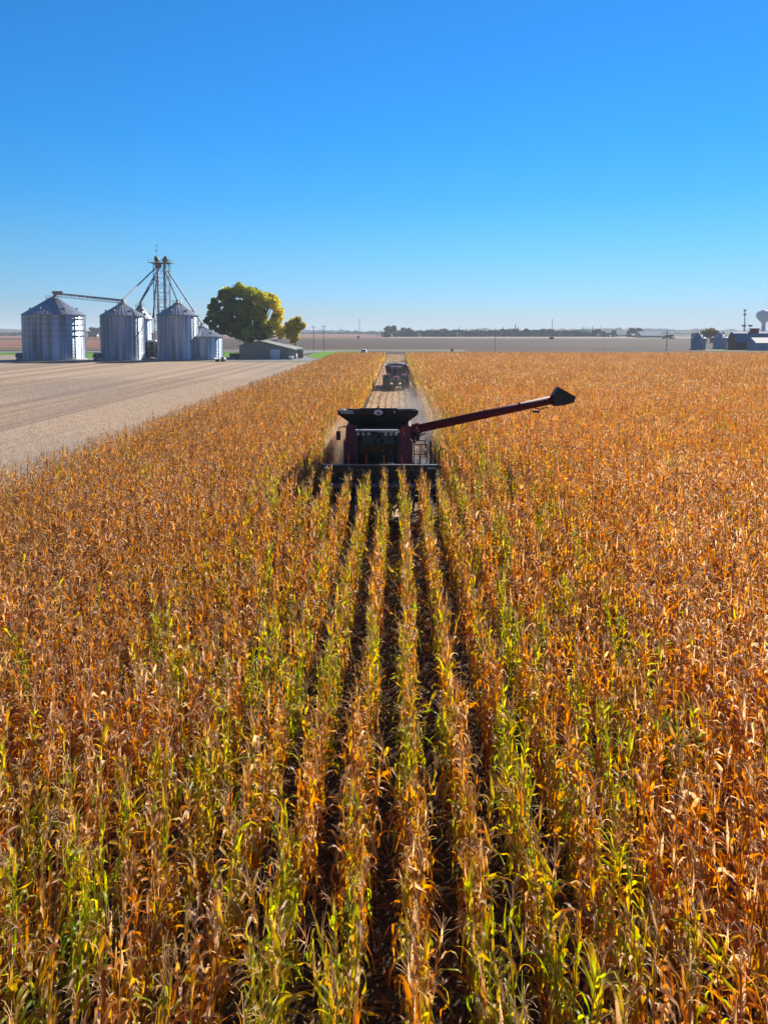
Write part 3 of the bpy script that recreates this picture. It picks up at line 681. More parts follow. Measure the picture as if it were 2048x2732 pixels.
# the big broad tree behind the shed, made to its outline: lobes given as (px, py, radius in px)
rng = np.random.default_rng(21)
def outline_tree(name, Y, trunk_px, base_py, fork_py, lobes, mat_, ncards, size, label, cat='tree', r0=0.8, depth=0.85):
    bx, bz = at(trunk_px, base_py, Y); pxm = (at(trunk_px + 100, base_py, Y)[0] - bx)/100
    root = thing(name, (bx, Y, 0), label, cat)
    C, Rr, T = [], [], []
    for px, py, rp, tone in lobes:
        x, z = at(px, py, Y); rad = rp*pxm
        for dy in ((0,) if rp < 17 else (-0.55*depth, 0.55*depth)):
            C.append((x - bx, dy*rad*1.6 + rng.normal(0, .5), z)); Rr.append((rad, rad, rad*0.92)); T.append(tone)
    C, Rr, T = map(np.array, (C, Rr, T))
    V, t = leaf_cards(rng, C, Rr, ncards, size, T)
    t = np.clip(t + 0.10*np.sin(V[:, 0]*0.9)*np.sin(V[:, 2]*1.1 + V[:, 1]), 0, 1)
    crown_obj('crown', V, t, mat_, root)
    mb = MB(); fz = at(trunk_px, fork_py, Y)[1]
    limbs(mb, rng, (0, 0, -0.1), (0.2, 0, fz), r0, [tuple(c*np.array([0.9, 0.9, 1]) + np.array([0, 0, -1.0])) for c in C[::2]])
    mb.build('trunk', M['bark'], root, smooth=True)
    return root
rs = np.random.default_rng(4)
big = [(590, 790, 9, .25), (612, 784, 20, .35), (640, 776, 22, .5), (668, 784, 22, .5), (700, 798, 24, .62), (728, 808, 20, .78), (742, 830, 17, .85), (735, 858, 18, .82),
       (575, 820, 17, .1), (562, 838, 14, .08), (553, 852, 9, .05), (565, 868, 13, .08), (592, 850, 24, .12), (622, 820, 26, .22), (655, 822, 26, .35), (688, 836, 24, .5), (705, 865, 18, .62),
       (590, 882, 15, .1), (618, 868, 24, .12), (650, 862, 24, .2), (640, 892, 15, .2), (668, 884, 20, .45), (690, 893, 13, .5), (718, 884, 14, .72), (745, 878, 13, .85), (752, 893, 9, .9),
       (607, 800, 9, .55), (598, 806, 7, .6), (662, 905, 10, .3), (745, 850, 10, .9), (725, 795, 12, .8), (575, 806, 8, .1), (598, 780, 8, .3)]
for _k in range(150):
    _i = int(rs.integers(33)); _b = big[_i % len(big)]; _a = rs.uniform(0, 6.28)
    big.append((_b[0] + _b[2]*0.85*math.cos(_a), _b[1] + _b[2]*0.85*math.sin(_a), rs.uniform(3, 8.5), float(np.clip(_b[3] + rs.normal(0, .2) + 0.12*math.cos(_a), 0, 1))))
big = [(b[0], b[1], b[2]*(0.92 if b[2] > 12 else 1.0), b[3]) for b in big]
outline_tree('oak_tree', 222.0, 672, 955, 900, big, M['oak'], 60000, 0.24, 'big spreading tree, dark green turning yellow on its right side, behind the low shed')
small = [(783, 862, 14, .75), (795, 852, 9, .55), (800, 870, 13, .88), (786, 885, 14, .8), (772, 873, 10, .6), (808, 868, 9, .9), (780, 898, 8, .85), (775, 890, 10, .65), (766, 866, 8, .7), (765, 882, 9, .8), (770, 897, 8, .8), (790, 903, 9, .85), (779, 910, 7, .7)]
small = [(a, b, c, min(1, d + .15)) for a, b, c, d in small]
outline_tree('yellow_tree', 226.0, 786, 953, 905, small, M['oak'], 8000, 0.24, 'small round yellow tree at the right edge of the big tree', r0=0.3)

def far_tree_proto(seed, kind):
    r = np.random.default_rng(seed); C, Rr, T = [], [], []
    if kind == 'conifer':
        for k in range(7):
            f = k/6; C.append((0, 0, 0.12 + 0.85*f)); w = 0.24*(1-f) + 0.03; Rr.append((w, w, 0.1)); T.append(r.uniform(0, 1))
    else:
        for k in range(13):
            a = r.uniform(0, 6.28); d = r.uniform(0.05, 0.36)
            C.append((d*math.cos(a)*1.25, d*math.sin(a), 0.34 + 0.42*r.uniform(0, 1)*(1 - d*0.6))); w = r.uniform(0.13, 0.22); Rr.append((w, w, w*0.85)); T.append(r.uniform(0, 1))
        for k in range(4):
            a = r.uniform(0, 6.28); C.append((0.4*math.cos(a), 0.4*math.sin(a), 0.16)); Rr.append((.18, .18, .16)); T.append(0.2)
    V, t = leaf_cards(r, np.array(C), np.array(Rr), 1500, 0.045, np.array(T)); return V, t
protos_t = {}
def far_tree(px, top, base, wpx, kind, idx, label, group=None, m=None, cat='tree', shape='broad'):
    x0, y0 = gp(px, base); h = at(px, top, y0)[1]; pxm = y0/F_PX/math.cos(PITCH)*1.0
    key = (shape, idx, m)
    if key not in protos_t:
        V, t = far_tree_proto(500 + idx, shape)
        root = thing('tree', (x0, y0, 0), label, cat, group)
        crown_obj('crown', V, t, M[m or ('conifer' if shape == 'conifer' else 'far_leaves')], root)
        mb = MB(); mb.tube([(0, 0, 0), (0.01, 0, 0.25), (0, 0.01, 0.5)], [0.035, 0.025, 0.012], 6); mb.build('trunk', M['bark'], root)
        protos_t[key] = root; r = root
    else:
        r = copy_thing(protos_t[key], (x0, y0, 0), 0, None, label)
        if group: r['group'] = group
        elif 'group' in r: del r['group']
    r.rotation_euler = (0, 0, float(rs.uniform(0, 6.28)))
    w = max(wpx*pxm/0.95, 1.0); r.scale = (w, w, h)
    return r
far_tree(1040, 861, 899.5, 44, 0, 0, 'tallest round tree at the left end of the far tree line')
far_tree(1031, 878, 900.5, 20, 0, 1, 'small pale bush below the tallest tree at the left end of the far tree line')
far_tree(1087, 868, 898, 32, 0, 1, 'yellowish bare-topped tree just right of the tallest tree in the far tree line')
far_tree(1186, 871, 898, 26, 0, 2, 'rounded tree rising above its neighbours near the middle of the far tree line')
far_tree(1374, 864, 898, 12, 0, 3, 'thin spiky conifer standing above the far tree line right of its middle', shape='conifer')
gl = 'dark green tree of the long tree line along the far edge of the bare field'
x = 1060
while x < 1592:
    sh = 'conifer' if (1545 < x < 1590 or rs.random() < 0.06) else 'broad'
    far_tree(x, rs.uniform(872, 880) + (2 if x < 1180 else 0) - (0 if x < 1300 else 1), 898.3, rs.uniform(18, 32) if sh == 'broad' else rs.uniform(9, 13), 0, int(rs.integers(6)), gl, 'trees of the far tree line', shape=sh)
    x += rs.uniform(8, 15) if sh == 'broad' else 6
far_tree(1605, 878, 899, 17, 0, 4, 'dark bush at the right end of the far tree line')
far_tree(1637, 876, 899, 15, 0, 2, 'slim tree left of the small pale blue far shed')
far_tree(1622, 886, 899, 26, 0, 5, 'low dark clump between the tree line and the small pale blue far shed')
far_tree(1692, 871, 899, 42, 0, 5, 'round greenish tree beside the long pale blue far farm building')
far_tree(1780, 890, 904, 30, 0, 1, 'dark bush around the foot of the single pole at the right')
far_tree(1893, 868, 915, 40, 0, 3, 'pale olive tree behind and between the two small grain bins at the right', m='gold_leaves')
far_tree(1912, 872, 915, 30, 0, 0, 'smaller olive tree just behind the second small grain bin at the right', m='gold_leaves')
far_tree(1853, 881, 915, 20, 0, 2, 'dark bushy tree behind the first small grain bin at the right')
far_tree(1968, 882, 912, 20, 0, 4, 'low grey tree behind the roof of the dark red barn')
far_tree(256, 866, 900, 32, 0, 2, 'dark round tree between the widest grain bin and the next bin')
far_tree(243, 880, 900, 14, 0, 1, 'small dark bush left of the round tree between the grain bins')
for k, (px, tp, w) in enumerate([(15, 887, 26), (33, 886, 22), (50, 884, 24), (-10, 888, 26), (-40, 886, 30)]):
    far_tree(px, tp, 896, w, 0, k, 'dark tree of the distant row left of the widest grain bin', 'distant trees at the left edge')
for k, (px, tp, w) in enumerate([(929, 879, 12), (950, 879, 18), (963, 883, 14), (985, 882, 14), (997, 881, 14), (1007, 887, 9), (890, 886, 8), (878, 888, 8), (860, 887, 7), (910, 885, 8)]):
    far_tree(px, tp, 891.5, w, 0, k % 6, 'small dark distant tree behind the reddish strip left of the far tree line', 'small distant trees behind the reddish strip')
# far woods that read as one mass: low wooded ridges some kilometres off
def ridge(Y, h, seed, x0=-2600, x1=2600, depth=90):
    r = np.random.default_rng(seed); mb = MB(); n = 420; xs = np.linspace(x0, x1, n)
    hh = h*(0.55 + 0.25*np.interp(xs, np.linspace(x0, x1, 24), r.uniform(-1, 1, 24)) + 0.18*np.interp(xs, np.linspace(x0, x1, 160), r.uniform(-1, 1, 160)) + 0.12*r.uniform(-1, 1, n))
    hh = np.maximum(hh, 1.0); vs = []
    for j, (dy, f) in enumerate([(0, 0), (3, 0.75), (12, 1.0), (depth*0.6, 0.95), (depth, 0)]):
        for i in range(n): vs.append((xs[i] + r.normal(0, 1.5), Y + dy + r.normal(0, 2), hh[i]*f*(1 + r.normal(0, 0.05) if 0 < f else 0)))
    fs = [(j*n + i, j*n + i + 1, (j+1)*n + i + 1, (j+1)*n + i) for j in range(4) for i in range(n-1)]
    mb.add(vs, fs); return mb
mb = ridge(1900, 11, 1); o = mb.build('far_woods', mat('far_woods', (0.05, 0.07, 0.045), 0.95, noise=(0.05, 0.35))); tag(o, 'low dark band of distant woods on the horizon', kind='stuff')
mb = ridge(3000, 24, 2); o = mb.build('hills', mat('wooded_hills', (0.06, 0.08, 0.06), 0.95, noise=(0.02, 0.3))); tag(o, kind='structure')

# ------------------------------------------------------------------ grain bins
def grain_bin(cx, cy, rad, eave, peak, label, nseg=48, ribs=28, rings=(), cap=0.9, bright=True, name='grain_bin', group=None, fan=None, mwall='steel', mroof='steel_roof', ladder_az=None, rail=True):
    root = thing(name, (cx, cy, 0), label, 'grain bin', group)
    mb = MB(); mb.lathe([(rad+0.35, 0), (rad+0.35, 0.3), (rad-0.1, 0.34)], n=nseg); mb.build('foundation', M['concrete'], root)
    # corrugated wall: one profile of shallow waves, panel seams as slight facets
    prof = []; nz = int(eave/0.9)
    for k in range(nz+1):
        z = 0.3 + (eave-0.3)*k/nz; prof += [(rad, z)] if k == 0 else [(rad+0.012, z-0.04), (rad, z)]
    mb = MB(); mb.lathe(prof, n=nseg); wall = mb.build('wall', M[mwall], root)
    mb = MB()
    for k in range(ribs):
        a = 2*math.pi*k/ribs + 0.03; c, s = math.cos(a), math.sin(a); w = 0.07
        p = lambda rr, u, z: (rr*c - u*s, rr*s + u*c, z)
        vs = [p(rad-.01, -w, .3), p(rad-.01, w, .3), p(rad+.09, w*.6, .3), p(rad+.09, -w*.6, .3), p(rad-.01, -w, eave-.02), p(rad-.01, w, eave-.02), p(rad+.09, w*.6, eave-.02), p(rad+.09, -w*.6, eave-.02)]
        mb.add(vs, [(0, 1, 2, 3), (7, 6, 5, 4), (1, 5, 6, 2), (2, 6, 7, 3), (3, 7, 4, 0)])
    mb.build('wall_stiffener', M['steel'], root)['kind'] = 'stuff'
    for z in rings:
        mb = MB(); mb.lathe([(rad+.05, z-.06), (rad+.16, z-.06), (rad+.16, z+.06), (rad+.05, z+.06)], n=nseg); mb.build('wind_ring', M['ring'], root)
    # roof cone with raised ribs between panels
    n = ribs*2; mb = MB(); vs = []; rr0, rr1 = rad+0.25, cap
    for k in range(n):
        a = 2*math.pi*k/n; up = 0.10 if k % 2 else 0.0
        vs.append((rr0*math.cos(a), rr0*math.sin(a), eave-0.08+up))
    for k in range(n):
        a = 2*math.pi*k/n; up = 0.06 if k % 2 else 0.0
        vs.append((rr1*math.cos(a), rr1*math.sin(a), peak-0.35+up))
    mb.add(vs, [(k, (k+1) % n, n+(k+1) % n, n+k) for k in range(n)]); roof = mb.build('roof', M[mroof], root)
    mb = MB(); mb.lathe([(rad+.02, eave-.22), (rad+.27, eave-.2), (rad+.27, eave-.06), (rad+.02, eave+.02)], n=nseg); mb.build('eave_ring', M['steel_dull'], root)
    mb = MB(); mb.lathe([(cap+.12, peak-.42), (cap+.12, peak-.12), (cap*.55, peak), (cap*.3, peak+.35), (0.0, peak+.38)], n=16); mb.build('roof_cap', M['steel_dull'], roof)
    if rail:
        mb = MB(); rr = cap + 0.55
        for z in (0.05, 0.5, 0.95):
            mb.tube([(rr*math.cos(t), rr*math.sin(t), peak-0.4+z) for t in np.linspace(0, 2*math.pi, 13)], 0.03, 4)
        for t in np.linspace(0, 2*math.pi, 8, endpoint=False):
            mb.tube([(rr*math.cos(t), rr*math.sin(t), peak-0.7), (rr*math.cos(t), rr*math.sin(t), peak+.55)], 0.035, 4)
        mb.build('peak_railing', M['steel_dull'], root)
    # roof vents
    for k in range(6):
        a = 2*math.pi*(k+.35)/6; f = 0.35; rr = rr0*(1-f)+rr1*f; z = eave + (peak-.35-eave)*f
        mb = MB(); mb.box(-.28, .28, -.28, .28, -.05, .42, b=0.06); v = mb.build('roof_vent', M['steel_dull'], root)
        v.location = (rr*math.cos(a), rr*math.sin(a), z); v.rotation_euler = (0, 0, a)
    if ladder_az is not None:
        a = ladder_az; mb = MB(); c, s = math.cos(a), math.sin(a)
        for u in (-.28, .28): mb.tube([((rad+.35)*c - u*s, (rad+.35)*s + u*c, .8), ((rad+.35)*c - u*s, (rad+.35)*s + u*c, eave+.9)], .04, 4)
        for z in np.arange(1, eave+.8, .4): mb.tube([((rad+.35)*c + .28*s, (rad+.35)*s - .28*c, z), ((rad+.35)*c - .28*s, (rad+.35)*s + .28*c, z)], .025, 4)
        for z in np.arange(2.5, eave+.8, .9):
            mb.tube([((rad+.35+.75*math.sin(t))*c - .4*math.cos(t)*s, (rad+.35+.75*math.sin(t))*s + .4*math.cos(t)*c, z) for t in np.linspace(0, math.pi, 7)], .03, 4)
        mb.build('ladder', M['ring'], root)
    # door and manhole facing the field
    mb = MB(); a = -math.pi/2 - 0.1; c, s = math.cos(a), math.sin(a)
    mb.prism([(-.45, .5), (.45, .5), (.45, 1.6), (-.45, 1.6)], -rad-.16, -rad+.02, 'y'); mb.build('access_door', M['steel_dull'], root)
    if fan is not None:
        a = fan; c, s = math.cos(a), math.sin(a); f = bpy.data.objects.new('aeration_fan', None)
        mb = MB(); mb.lathe([(0.25, .0), (.78, .02), (.86, .2), (.86, .9), (.7, 1.0)], axis='y', n=20); mb.box(-.75, .75, .95, 2.0, -.85, .75, b=.08)
        mb.box(-.7, .7, .2, .9, -1.2, -.8)
        f = mb.build('aeration_fan', M['pale_metal'], root); f.location = ((rad+1.2)*c, (rad+1.2)*s - .6, 1.25)
        mb = MB(); mb.lathe([(0, -.04), (.42, -.04), (.45, .03)], axis='y', n=16); g = mb.build('fan_intake', M['black_paint'], f)
    return root
def bin_at(px0, px1, base, eave_py, peak_py, **kw):
    """left and right edge, base, eave and peak in photograph pixels -> centre, radius, heights"""
    xa, ya = gp((px0+px1)/2, base); w = (at(px1, base, ya)[0] - at(px0, base, ya)[0])/2
    cy = ya + w*0.97; w *= (1 + w/ya)/math.sqrt(1 + (((px0+px1)/2 - W_PX/2)/F_PX)**2); cx = at((px0+px1)/2, base, cy)[0]
    eave = at((px0+px1)/2, eave_py, cy - w)[1]; peak = at((px0+px1)/2, peak_py, cy)[1]
    return cx, cy, w, eave, peak
A = bin_at(64, 231, 963, 838, 795); B = bin_at(271, 387, 963, 841, 808); Cb = bin_at(345, 408, 958, 850, 816)
D = bin_at(422, 531, 963, 840, 807); E = bin_at(482, 596, 961.5, 898, 870)
grain_bin(*A, 'widest corrugated steel grain bin at the far left with dark wind rings around its wall', nseg=64, ribs=44, rings=[A[3]*f for f in (0.53, 0.65, 0.78, 0.9)], cap=1.5, fan=math.pi+.25)
grain_bin(*B, 'tall steel grain bin second from the left, under the low end of the overhead conveyor', ribs=30, cap=0.8, fan=math.pi+.35, ladder_az=-0.6)
grain_bin(*Cb, 'narrow steel grain bin half hidden behind the second bin from the left', ribs=20, cap=0.7)
grain_bin(*D, 'tall steel grain bin standing in front of the lattice elevator tower', ribs=30, cap=0.8)
grain_bin(*E, 'low steel grain bin behind the tower bin, nearest the big tree', ribs=30, cap=0.8)
F1 = bin_at(1841, 1881, 933, 903, 887); F2 = bin_at(1900, 1939, 931.5, 901, 887)
M['blue_steel'] = mat('weathered_blue_steel', (0.20, 0.32, 0.48), 0.55, 0.3, noise=(1, .12))
grain_bin(*F1, 'left one of the two small blue-grey bins near the red barn', nseg=24, ribs=16, cap=0.4, rail=False, mwall='blue_steel', mroof='pale_metal')
grain_bin(*F2, 'small blue-grey bin next to the red barn, right one of the two', nseg=24, ribs=16, cap=0.4, rail=False, mwall='blue_steel', mroof='pale_metal')
# small attachments on the right flank of the widest bin: dark collar ring shading
def truss(mb, p0, p1, h=0.9, w=0.5, n=10, r=0.06):
    p0, p1 = Vector(p0), Vector(p1); u = Vector((0, 0, 1)); d = (p1-p0).normalized(); s = d.cross(u).normalized()
    off = [s*w/2, -s*w/2, s*w/2 - u*h, -s*w/2 - u*h]
    for o in off: mb.tube([p0+o, p1+o], r, 5)
    for k in range(n):
        a = p0 + (p1-p0)*k/n; b = p0 + (p1-p0)*(k+1)/n
        mb.tube([a+off[0], b+off[2]], r*.7, 4); mb.tube([a+off[1], b+off[3]], r*.7, 4); mb.tube([a+off[2], a+off[3]], r*.6, 4)
# overhead conveyor between the two left bins
x0, z0 = at(147, 784, A[1]); x1, z1 = at(331, 803, B[1])
cv = thing('overhead_conveyor', (A[0], A[1], A[4]), 'long overhead conveyor sloping from the widest bin down to the second bin', 'conveyor')
mb = MB(); truss(mb, (x0-A[0], 0, z0-A[4]+.3), (x1-A[0], B[1]-A[1], z1-A[4]+.3), 1.0, 0.8, 16, 0.07); mb.build('truss', M['steel_dull'], cv)
mb = MB(); mb.tube([(x0-A[0], 0, z0-A[4]+.1), (x1-A[0], B[1]-A[1], z1-A[4]+.1)], 0.32, 8); mb.build('tube', M['steel'], cv)
mb = MB(); mb.box(x0-A[0]-.6, x0-A[0]+2.4, -.5, .5, z0-A[4]-.1, z0-A[4]+.75, b=.08); mb.build('drive_head', M['steel_dull'], cv)
mb = MB(); mb.tube([(0, 0, .1), (x0-A[0]+.3, 0, z0-A[4]-.05)], .4, 8); mb.build('drop_spout', M['steel_dull'], cv)

# ------------------------------------------------------------------ elevator tower with its spouts
TY = 214.0
tx0, _ = at(418, 960, TY); tx1, _ = at(452, 960, TY); tcx = (tx0+tx1)/2; tw = (tx1-tx0)/2*0.92
ttop = at(435, 703, TY)[1]
tower = thing('elevator_tower', (tcx, TY, 0), 'tall lattice grain elevator tower with two head pulleys between the bins', 'tower')
mb = MB()
for sx in (-1, 1):
    for sy in (-1, 1): mb.tube([(sx*tw, sy*tw, 0), (sx*tw, sy*tw, ttop)], 0.13, 5)
nb = 13
for k in range(nb+1):
    z = ttop*k/nb
    for s in (-1, 1):
        mb.tube([(-tw, s*tw, z), (tw, s*tw, z)], .07, 4); mb.tube([(s*tw, -tw, z), (s*tw, tw, z)], .07, 4)
    if k < nb:
        z2 = ttop*(k+1)/nb; q = 1 if k % 2 else -1
        mb.tube([(-q*tw, -tw, z), (q*tw, -tw, z2)], .06, 4); mb.tube([(q*tw, tw, z), (-q*tw, tw, z2)], .06, 4)
        mb.tube([(-tw, -q*tw, z), (-tw, q*tw, z2)], .06, 4); mb.tube([(tw, q*tw, z), (tw, -q*tw, z2)], .06, 4)
mb.build('lattice_frame', M['steel_dull'], tower)
for sx in (-0.55, 0.55):
    for sy in (-.35, .35):
        mb = MB(); mb.box(sx*tw-.26, sx*tw+.26, sy-.2, sy+.2, .2, ttop+1.2); mb.build('elevator_leg', M['steel'], tower)
for sx in (-1, 1):
    mb = MB(); mb.prism([(-.45, 0), (.75, 0), (1.15, .55), (.5, 1.6), (-.05, 2.2), (-.35, 2.1), (-.6, 1.1)], -.7, .7, 'y')
    h = mb.build('elevator_head', M['black_paint'], tower); h.location = (sx*1.4, 0, ttop+0.5); h.scale = (-sx*.85, .9, .8)
mb = MB(); pw = tw*1.75
mb.box(-pw, pw, -pw*.8, pw*.8, ttop+.05, ttop+.15)
for z in (.6, 1.15):
    mb.tube([(-pw, -pw*.8, ttop+z), (pw, -pw*.8, ttop+z), (pw, pw*.8, ttop+z), (-pw, pw*.8, ttop+z), (-pw, -pw*.8, ttop+z)], .04, 4)
for x in np.linspace(-pw, pw, 6):
    for s in (-1, 1): mb.tube([(x, s*pw*.8, ttop), (x, s*pw*.8, ttop+1.2)], .04, 4)
mb.build('platform', M['steel_dull'], tower)
mb = MB(); ladx = tw+.5
for s in (0, .5): mb.tube([(ladx+s, 0, .3), (ladx+s, 0, ttop+1)], .045, 4)
for z in np.arange(.6, ttop+1, .45): mb.tube([(ladx, 0, z), (ladx+.5, 0, z)], .03, 4)
for z in np.arange(3, ttop+1, 1.1): mb.tube([(ladx-.1+.35*(1-math.cos(t)), -.6*math.sin(t), z) for t in np.linspace(0, math.pi, 6)], .035, 4)
mb.build('caged_ladder', M['steel_dull'], tower)
# mid distributor where the spouts leave
dz = at(421, 708, TY)[1]
mb = MB(); mb.lathe([(.3, .9), (1.0, .3), (1.05, -.3), (.5, -.9)], (-.9, 0, dz), n=12); mb.build('distributor', M['ring'], tower)
mx, mz = at(418, 647, TY); mxb, mzb = at(421, 690, TY)
mb = MB(); mb.tube([(mxb-tcx, 0, ttop), (mx-tcx, 0, mz)], [.07, .03], 5)
for f, wd in ((.25, .55), (.62, .3), (.85, .2)):
    z = ttop + (mz-ttop)*f; mb.box(mx-tcx-wd, mx-tcx+.1, -.15, .15, z-.18, z+.18)
mb.build('antenna', M['steel_dull'], tower)
mb = MB(); mb.box(-tw*2, tw*2, -.6, .6, .1, .5); mb.box(-2.8, -1.2, -1.2, .6, .2, 2.6, b=.1); mb.box(1.0, 2.4, -1.2, .4, .2, 2.0, b=.1); mb.build('boot', M['steel_dull'], tower)
def spout(pa, Ya, pb, Yb, label, bend=None):
    ax, az = at(pa[0], pa[1], Ya); bx, bz = at(pb[0], pb[1], Yb)
    s = thing('grain_spout', (bx, Yb, bz), label, 'spout')
    mb = MB(); pts = [(ax-bx, Ya-Yb, az-bz), (0, 0, 0)]; mb.tube([pts[0], pts[1], (0, 0, -.7)], .19, 8); mb.build('tube', M['ring'], s)
    mb = MB()
    for f in (.3, .55, .8):
        p = Vector(pts[0]).lerp(Vector((0, 0, 0)), f); d = (-Vector(pts[0])).normalized(); mb.tube([p-d*.12, p+d*.12], .27, 8)
    mb.tube([(0, 0, .1), (0, 0, -.8)], .3, 8); mb.build('collar', M['steel_dull'], s)
    return s
spout((421, 710), TY, (328, 799), B[1], 'long left spout running from the tower top to the second bin from the left')
spout((420, 722), TY, (374, 806), Cb[1], 'upper of the two steep spouts dropping to the half hidden narrow bin')
spout((417, 738), TY, (375, 808), Cb[1]-1, 'lower of the two steep spouts dropping to the half hidden narrow bin')
spout((418, 745), TY-1, (409, 842), TY-3, 'nearly upright spout close along the left side of the tower')
spout((437, 712), TY-1, (473, 801), D[1], 'spout dropping from the tower to the peak of the bin in front of it')
spout((447, 722), TY, (538, 862), E[1], 'longest right spout running past the tower bin to the low bin')
# dryer between the bins
dx0, _ = at(392, 955, 205); dx1, _ = at(418, 955, 205)
dr = thing('grain_dryer', ((dx0+dx1)/2, 205, 0), 'dark grain dryer with a pale hood standing between two bins', 'dryer'); hw = (dx1-dx0)/2
mb = MB(); mb.box(-hw, hw, -1.2, 1.2, .5, 5.0, b=.1); mb.build('body', M['black_paint'], dr)
mb = MB(); mb.box(-.3, hw+.2, -1.3, 1.3, 5.02, 5.5, b=.05); mb.build('hood', M['white_paint'], dr)
mb = MB(); mb.lathe([(.35, 5.5), (.35, 7.2), (.6, 7.3), (.0, 7.7)], (.4, 0, 0), n=12); mb.build('stack', M['steel_dull'], dr)
mb = MB()
for x in (-hw+.1, -hw*.2, hw-.1): mb.box(x-.1, x+.1, -1.4, -1.24, 0, 5.6)
mb.box(-hw, hw, -1.42, -1.26, 2.2, 2.4); mb.build('frame', M['steel_dull'], dr)

# ------------------------------------------------------------------ shed with its lean-to, trailer, bin, bales
SY = 203.0
sx0, _ = at(639, 958.5, SY); sx1, _ = at(781, 958.5, SY); eL = at(639, 921.5, SY)[1]; rx, rz_ = at(694, 910.5, SY); eR = at(781, 931.5, SY)[1]
shed = thing('low_shed', ((sx0+sx1)/2, SY, 0), 'long low grey-brown farm shed with a pale blue door in front of the big tree', 'shed')
cxs = (sx0+sx1)/2
mb = MB(); mb.prism([(sx0-cxs, 0), (sx1-cxs, 0), (sx1-cxs, eR-.1), (rx-cxs, rz_-.12), (sx0-cxs, eL-.1)], 0, 17, 'y'); mb.build('wall', M['shed_wall'], shed)
mb = MB(); t = .16
mb.prism([(sx0-cxs-.45, eL-.15), (rx-cxs, rz_), (rx-cxs, rz_+t), (sx0-cxs-.45, eL-.15+t)], -.45, 17.5, 'y')
mb.prism([(rx-cxs+.003, rz_), (sx1-cxs+.6, eR-.2), (sx1-cxs+.6, eR-.2+t), (rx-cxs+.003, rz_+t)], -.45, 17.5, 'y'); roof = mb.build('roof', M['shed_roof'], shed)
mb = MB(); mb.prism([(rx-cxs-.25, rz_+t-.02), (rx-cxs, rz_+t+.06), (rx-cxs+.25, rz_+t-.02)], -.45, 17.5, 'y'); mb.build('ridge_cap', M['steel_dull'], roof)
d0, _ = at(722, 958.5, SY); d1, _ = at(747, 958.5, SY); dh = at(730, 932.5, SY)[1]
mb = MB(); mb.box(d0-cxs, d1-cxs, -.07, -.005, .03, dh, b=0); 
for z in np.linspace(.5, dh-.5, 5): mb.box(d0-cxs+.04, d1-cxs-.04, -.085, -.072, z-.02, z+.02)
dd = mb.build('overhead_door', M['door'], shed)
mb = MB(); mb.box(d0-cxs-.14, d0-cxs-.003, -.1, -.004, 0, dh+.12); mb.box(d1-cxs+.003, d1-cxs+.14, -.1, -.004, 0, dh+.12); mb.box(d0-cxs, d1-cxs, -.1, -.004, dh+.005, dh+.13); mb.build('door_frame', M['steel_dull'], shed)
l0, _ = at(781, 957, SY+2); l1, _ = at(797, 957, SY+2)
mb = MB(); w_ = l1-l0
mb.prism([(sx1-cxs+.02, 2.25), (sx1-cxs+w_+.3, 2.9), (sx1-cxs+w_+.3, 3.02), (sx1-cxs+.02, 2.4)], .8, 9, 'y'); mb.build('lean_to_roof', M['pale_metal'], shed)
for x in (sx1-cxs+w_,):
    for y in (1.0, 5, 8.8):
        mb = MB(); mb.box(x-.1, x+.1, y-.1, y+.1, 0, 2.78); mb.build('lean_to_post', M['wood'], shed)
mb = MB(); mb.box(sx1-cxs+.05, sx1-cxs+w_-.12, 8.7, 8.9, 0, 2.3); mb.build('lean_to_back_wall', M['shed_wall'], shed)
# window-like louvre on the wall
mb = MB(); mb.box(-2.4, -.6, -.05, -.004, .35, .62); mb.build('wall_louvre', M['pale_metal'], shed)
def wrapped_bale(px, py, lab, r=.75):
    x, y = gp(px, py); b = thing('wrapped_bale', (x, y, 0), lab, 'bale')
    mb = MB(); mb.lathe([(r*.3, -.62), (r*.92, -.6), (r, -.5), (r, .5), (r*.92, .6), (r*.3, .62)], (0, 0, r), axis='x', n=16); mb.build('wrap', M['white_paint'], b, smooth=True)
wrapped_bale(787, 957.5, 'white wrapped bale under the lean-to at the shed corner', .85)
wrapped_bale(776, 959.5, 'smaller white wrapped bale lying left of the lean-to beside the shed wall', .5)
# pallet-like dark bin
x, y = gp(627, 957.5); bn = thing('waste_container', (x, y, 0), 'dark waste container left of the low shed', 'container')
mb = MB(); mb.prism([(-1.3, .2), (1.3, .2), (1.5, 1.5), (-1.5, 1.5)], -.8, .8, 'y'); mb.build('body', M['black_paint'], bn)
mb = MB(); mb.box(-1.55, 1.55, -.9, .9, 1.51, 1.62, b=.03); mb.build('lid', M['black_paint'], bn)
for s in (-1, 1):
    mb = MB(); mb.lathe([(.14, -.06), (.14, .06)], (s*1.1, -.6, .15), axis='x', n=10); mb.build('wheel', M['rubber'], bn)
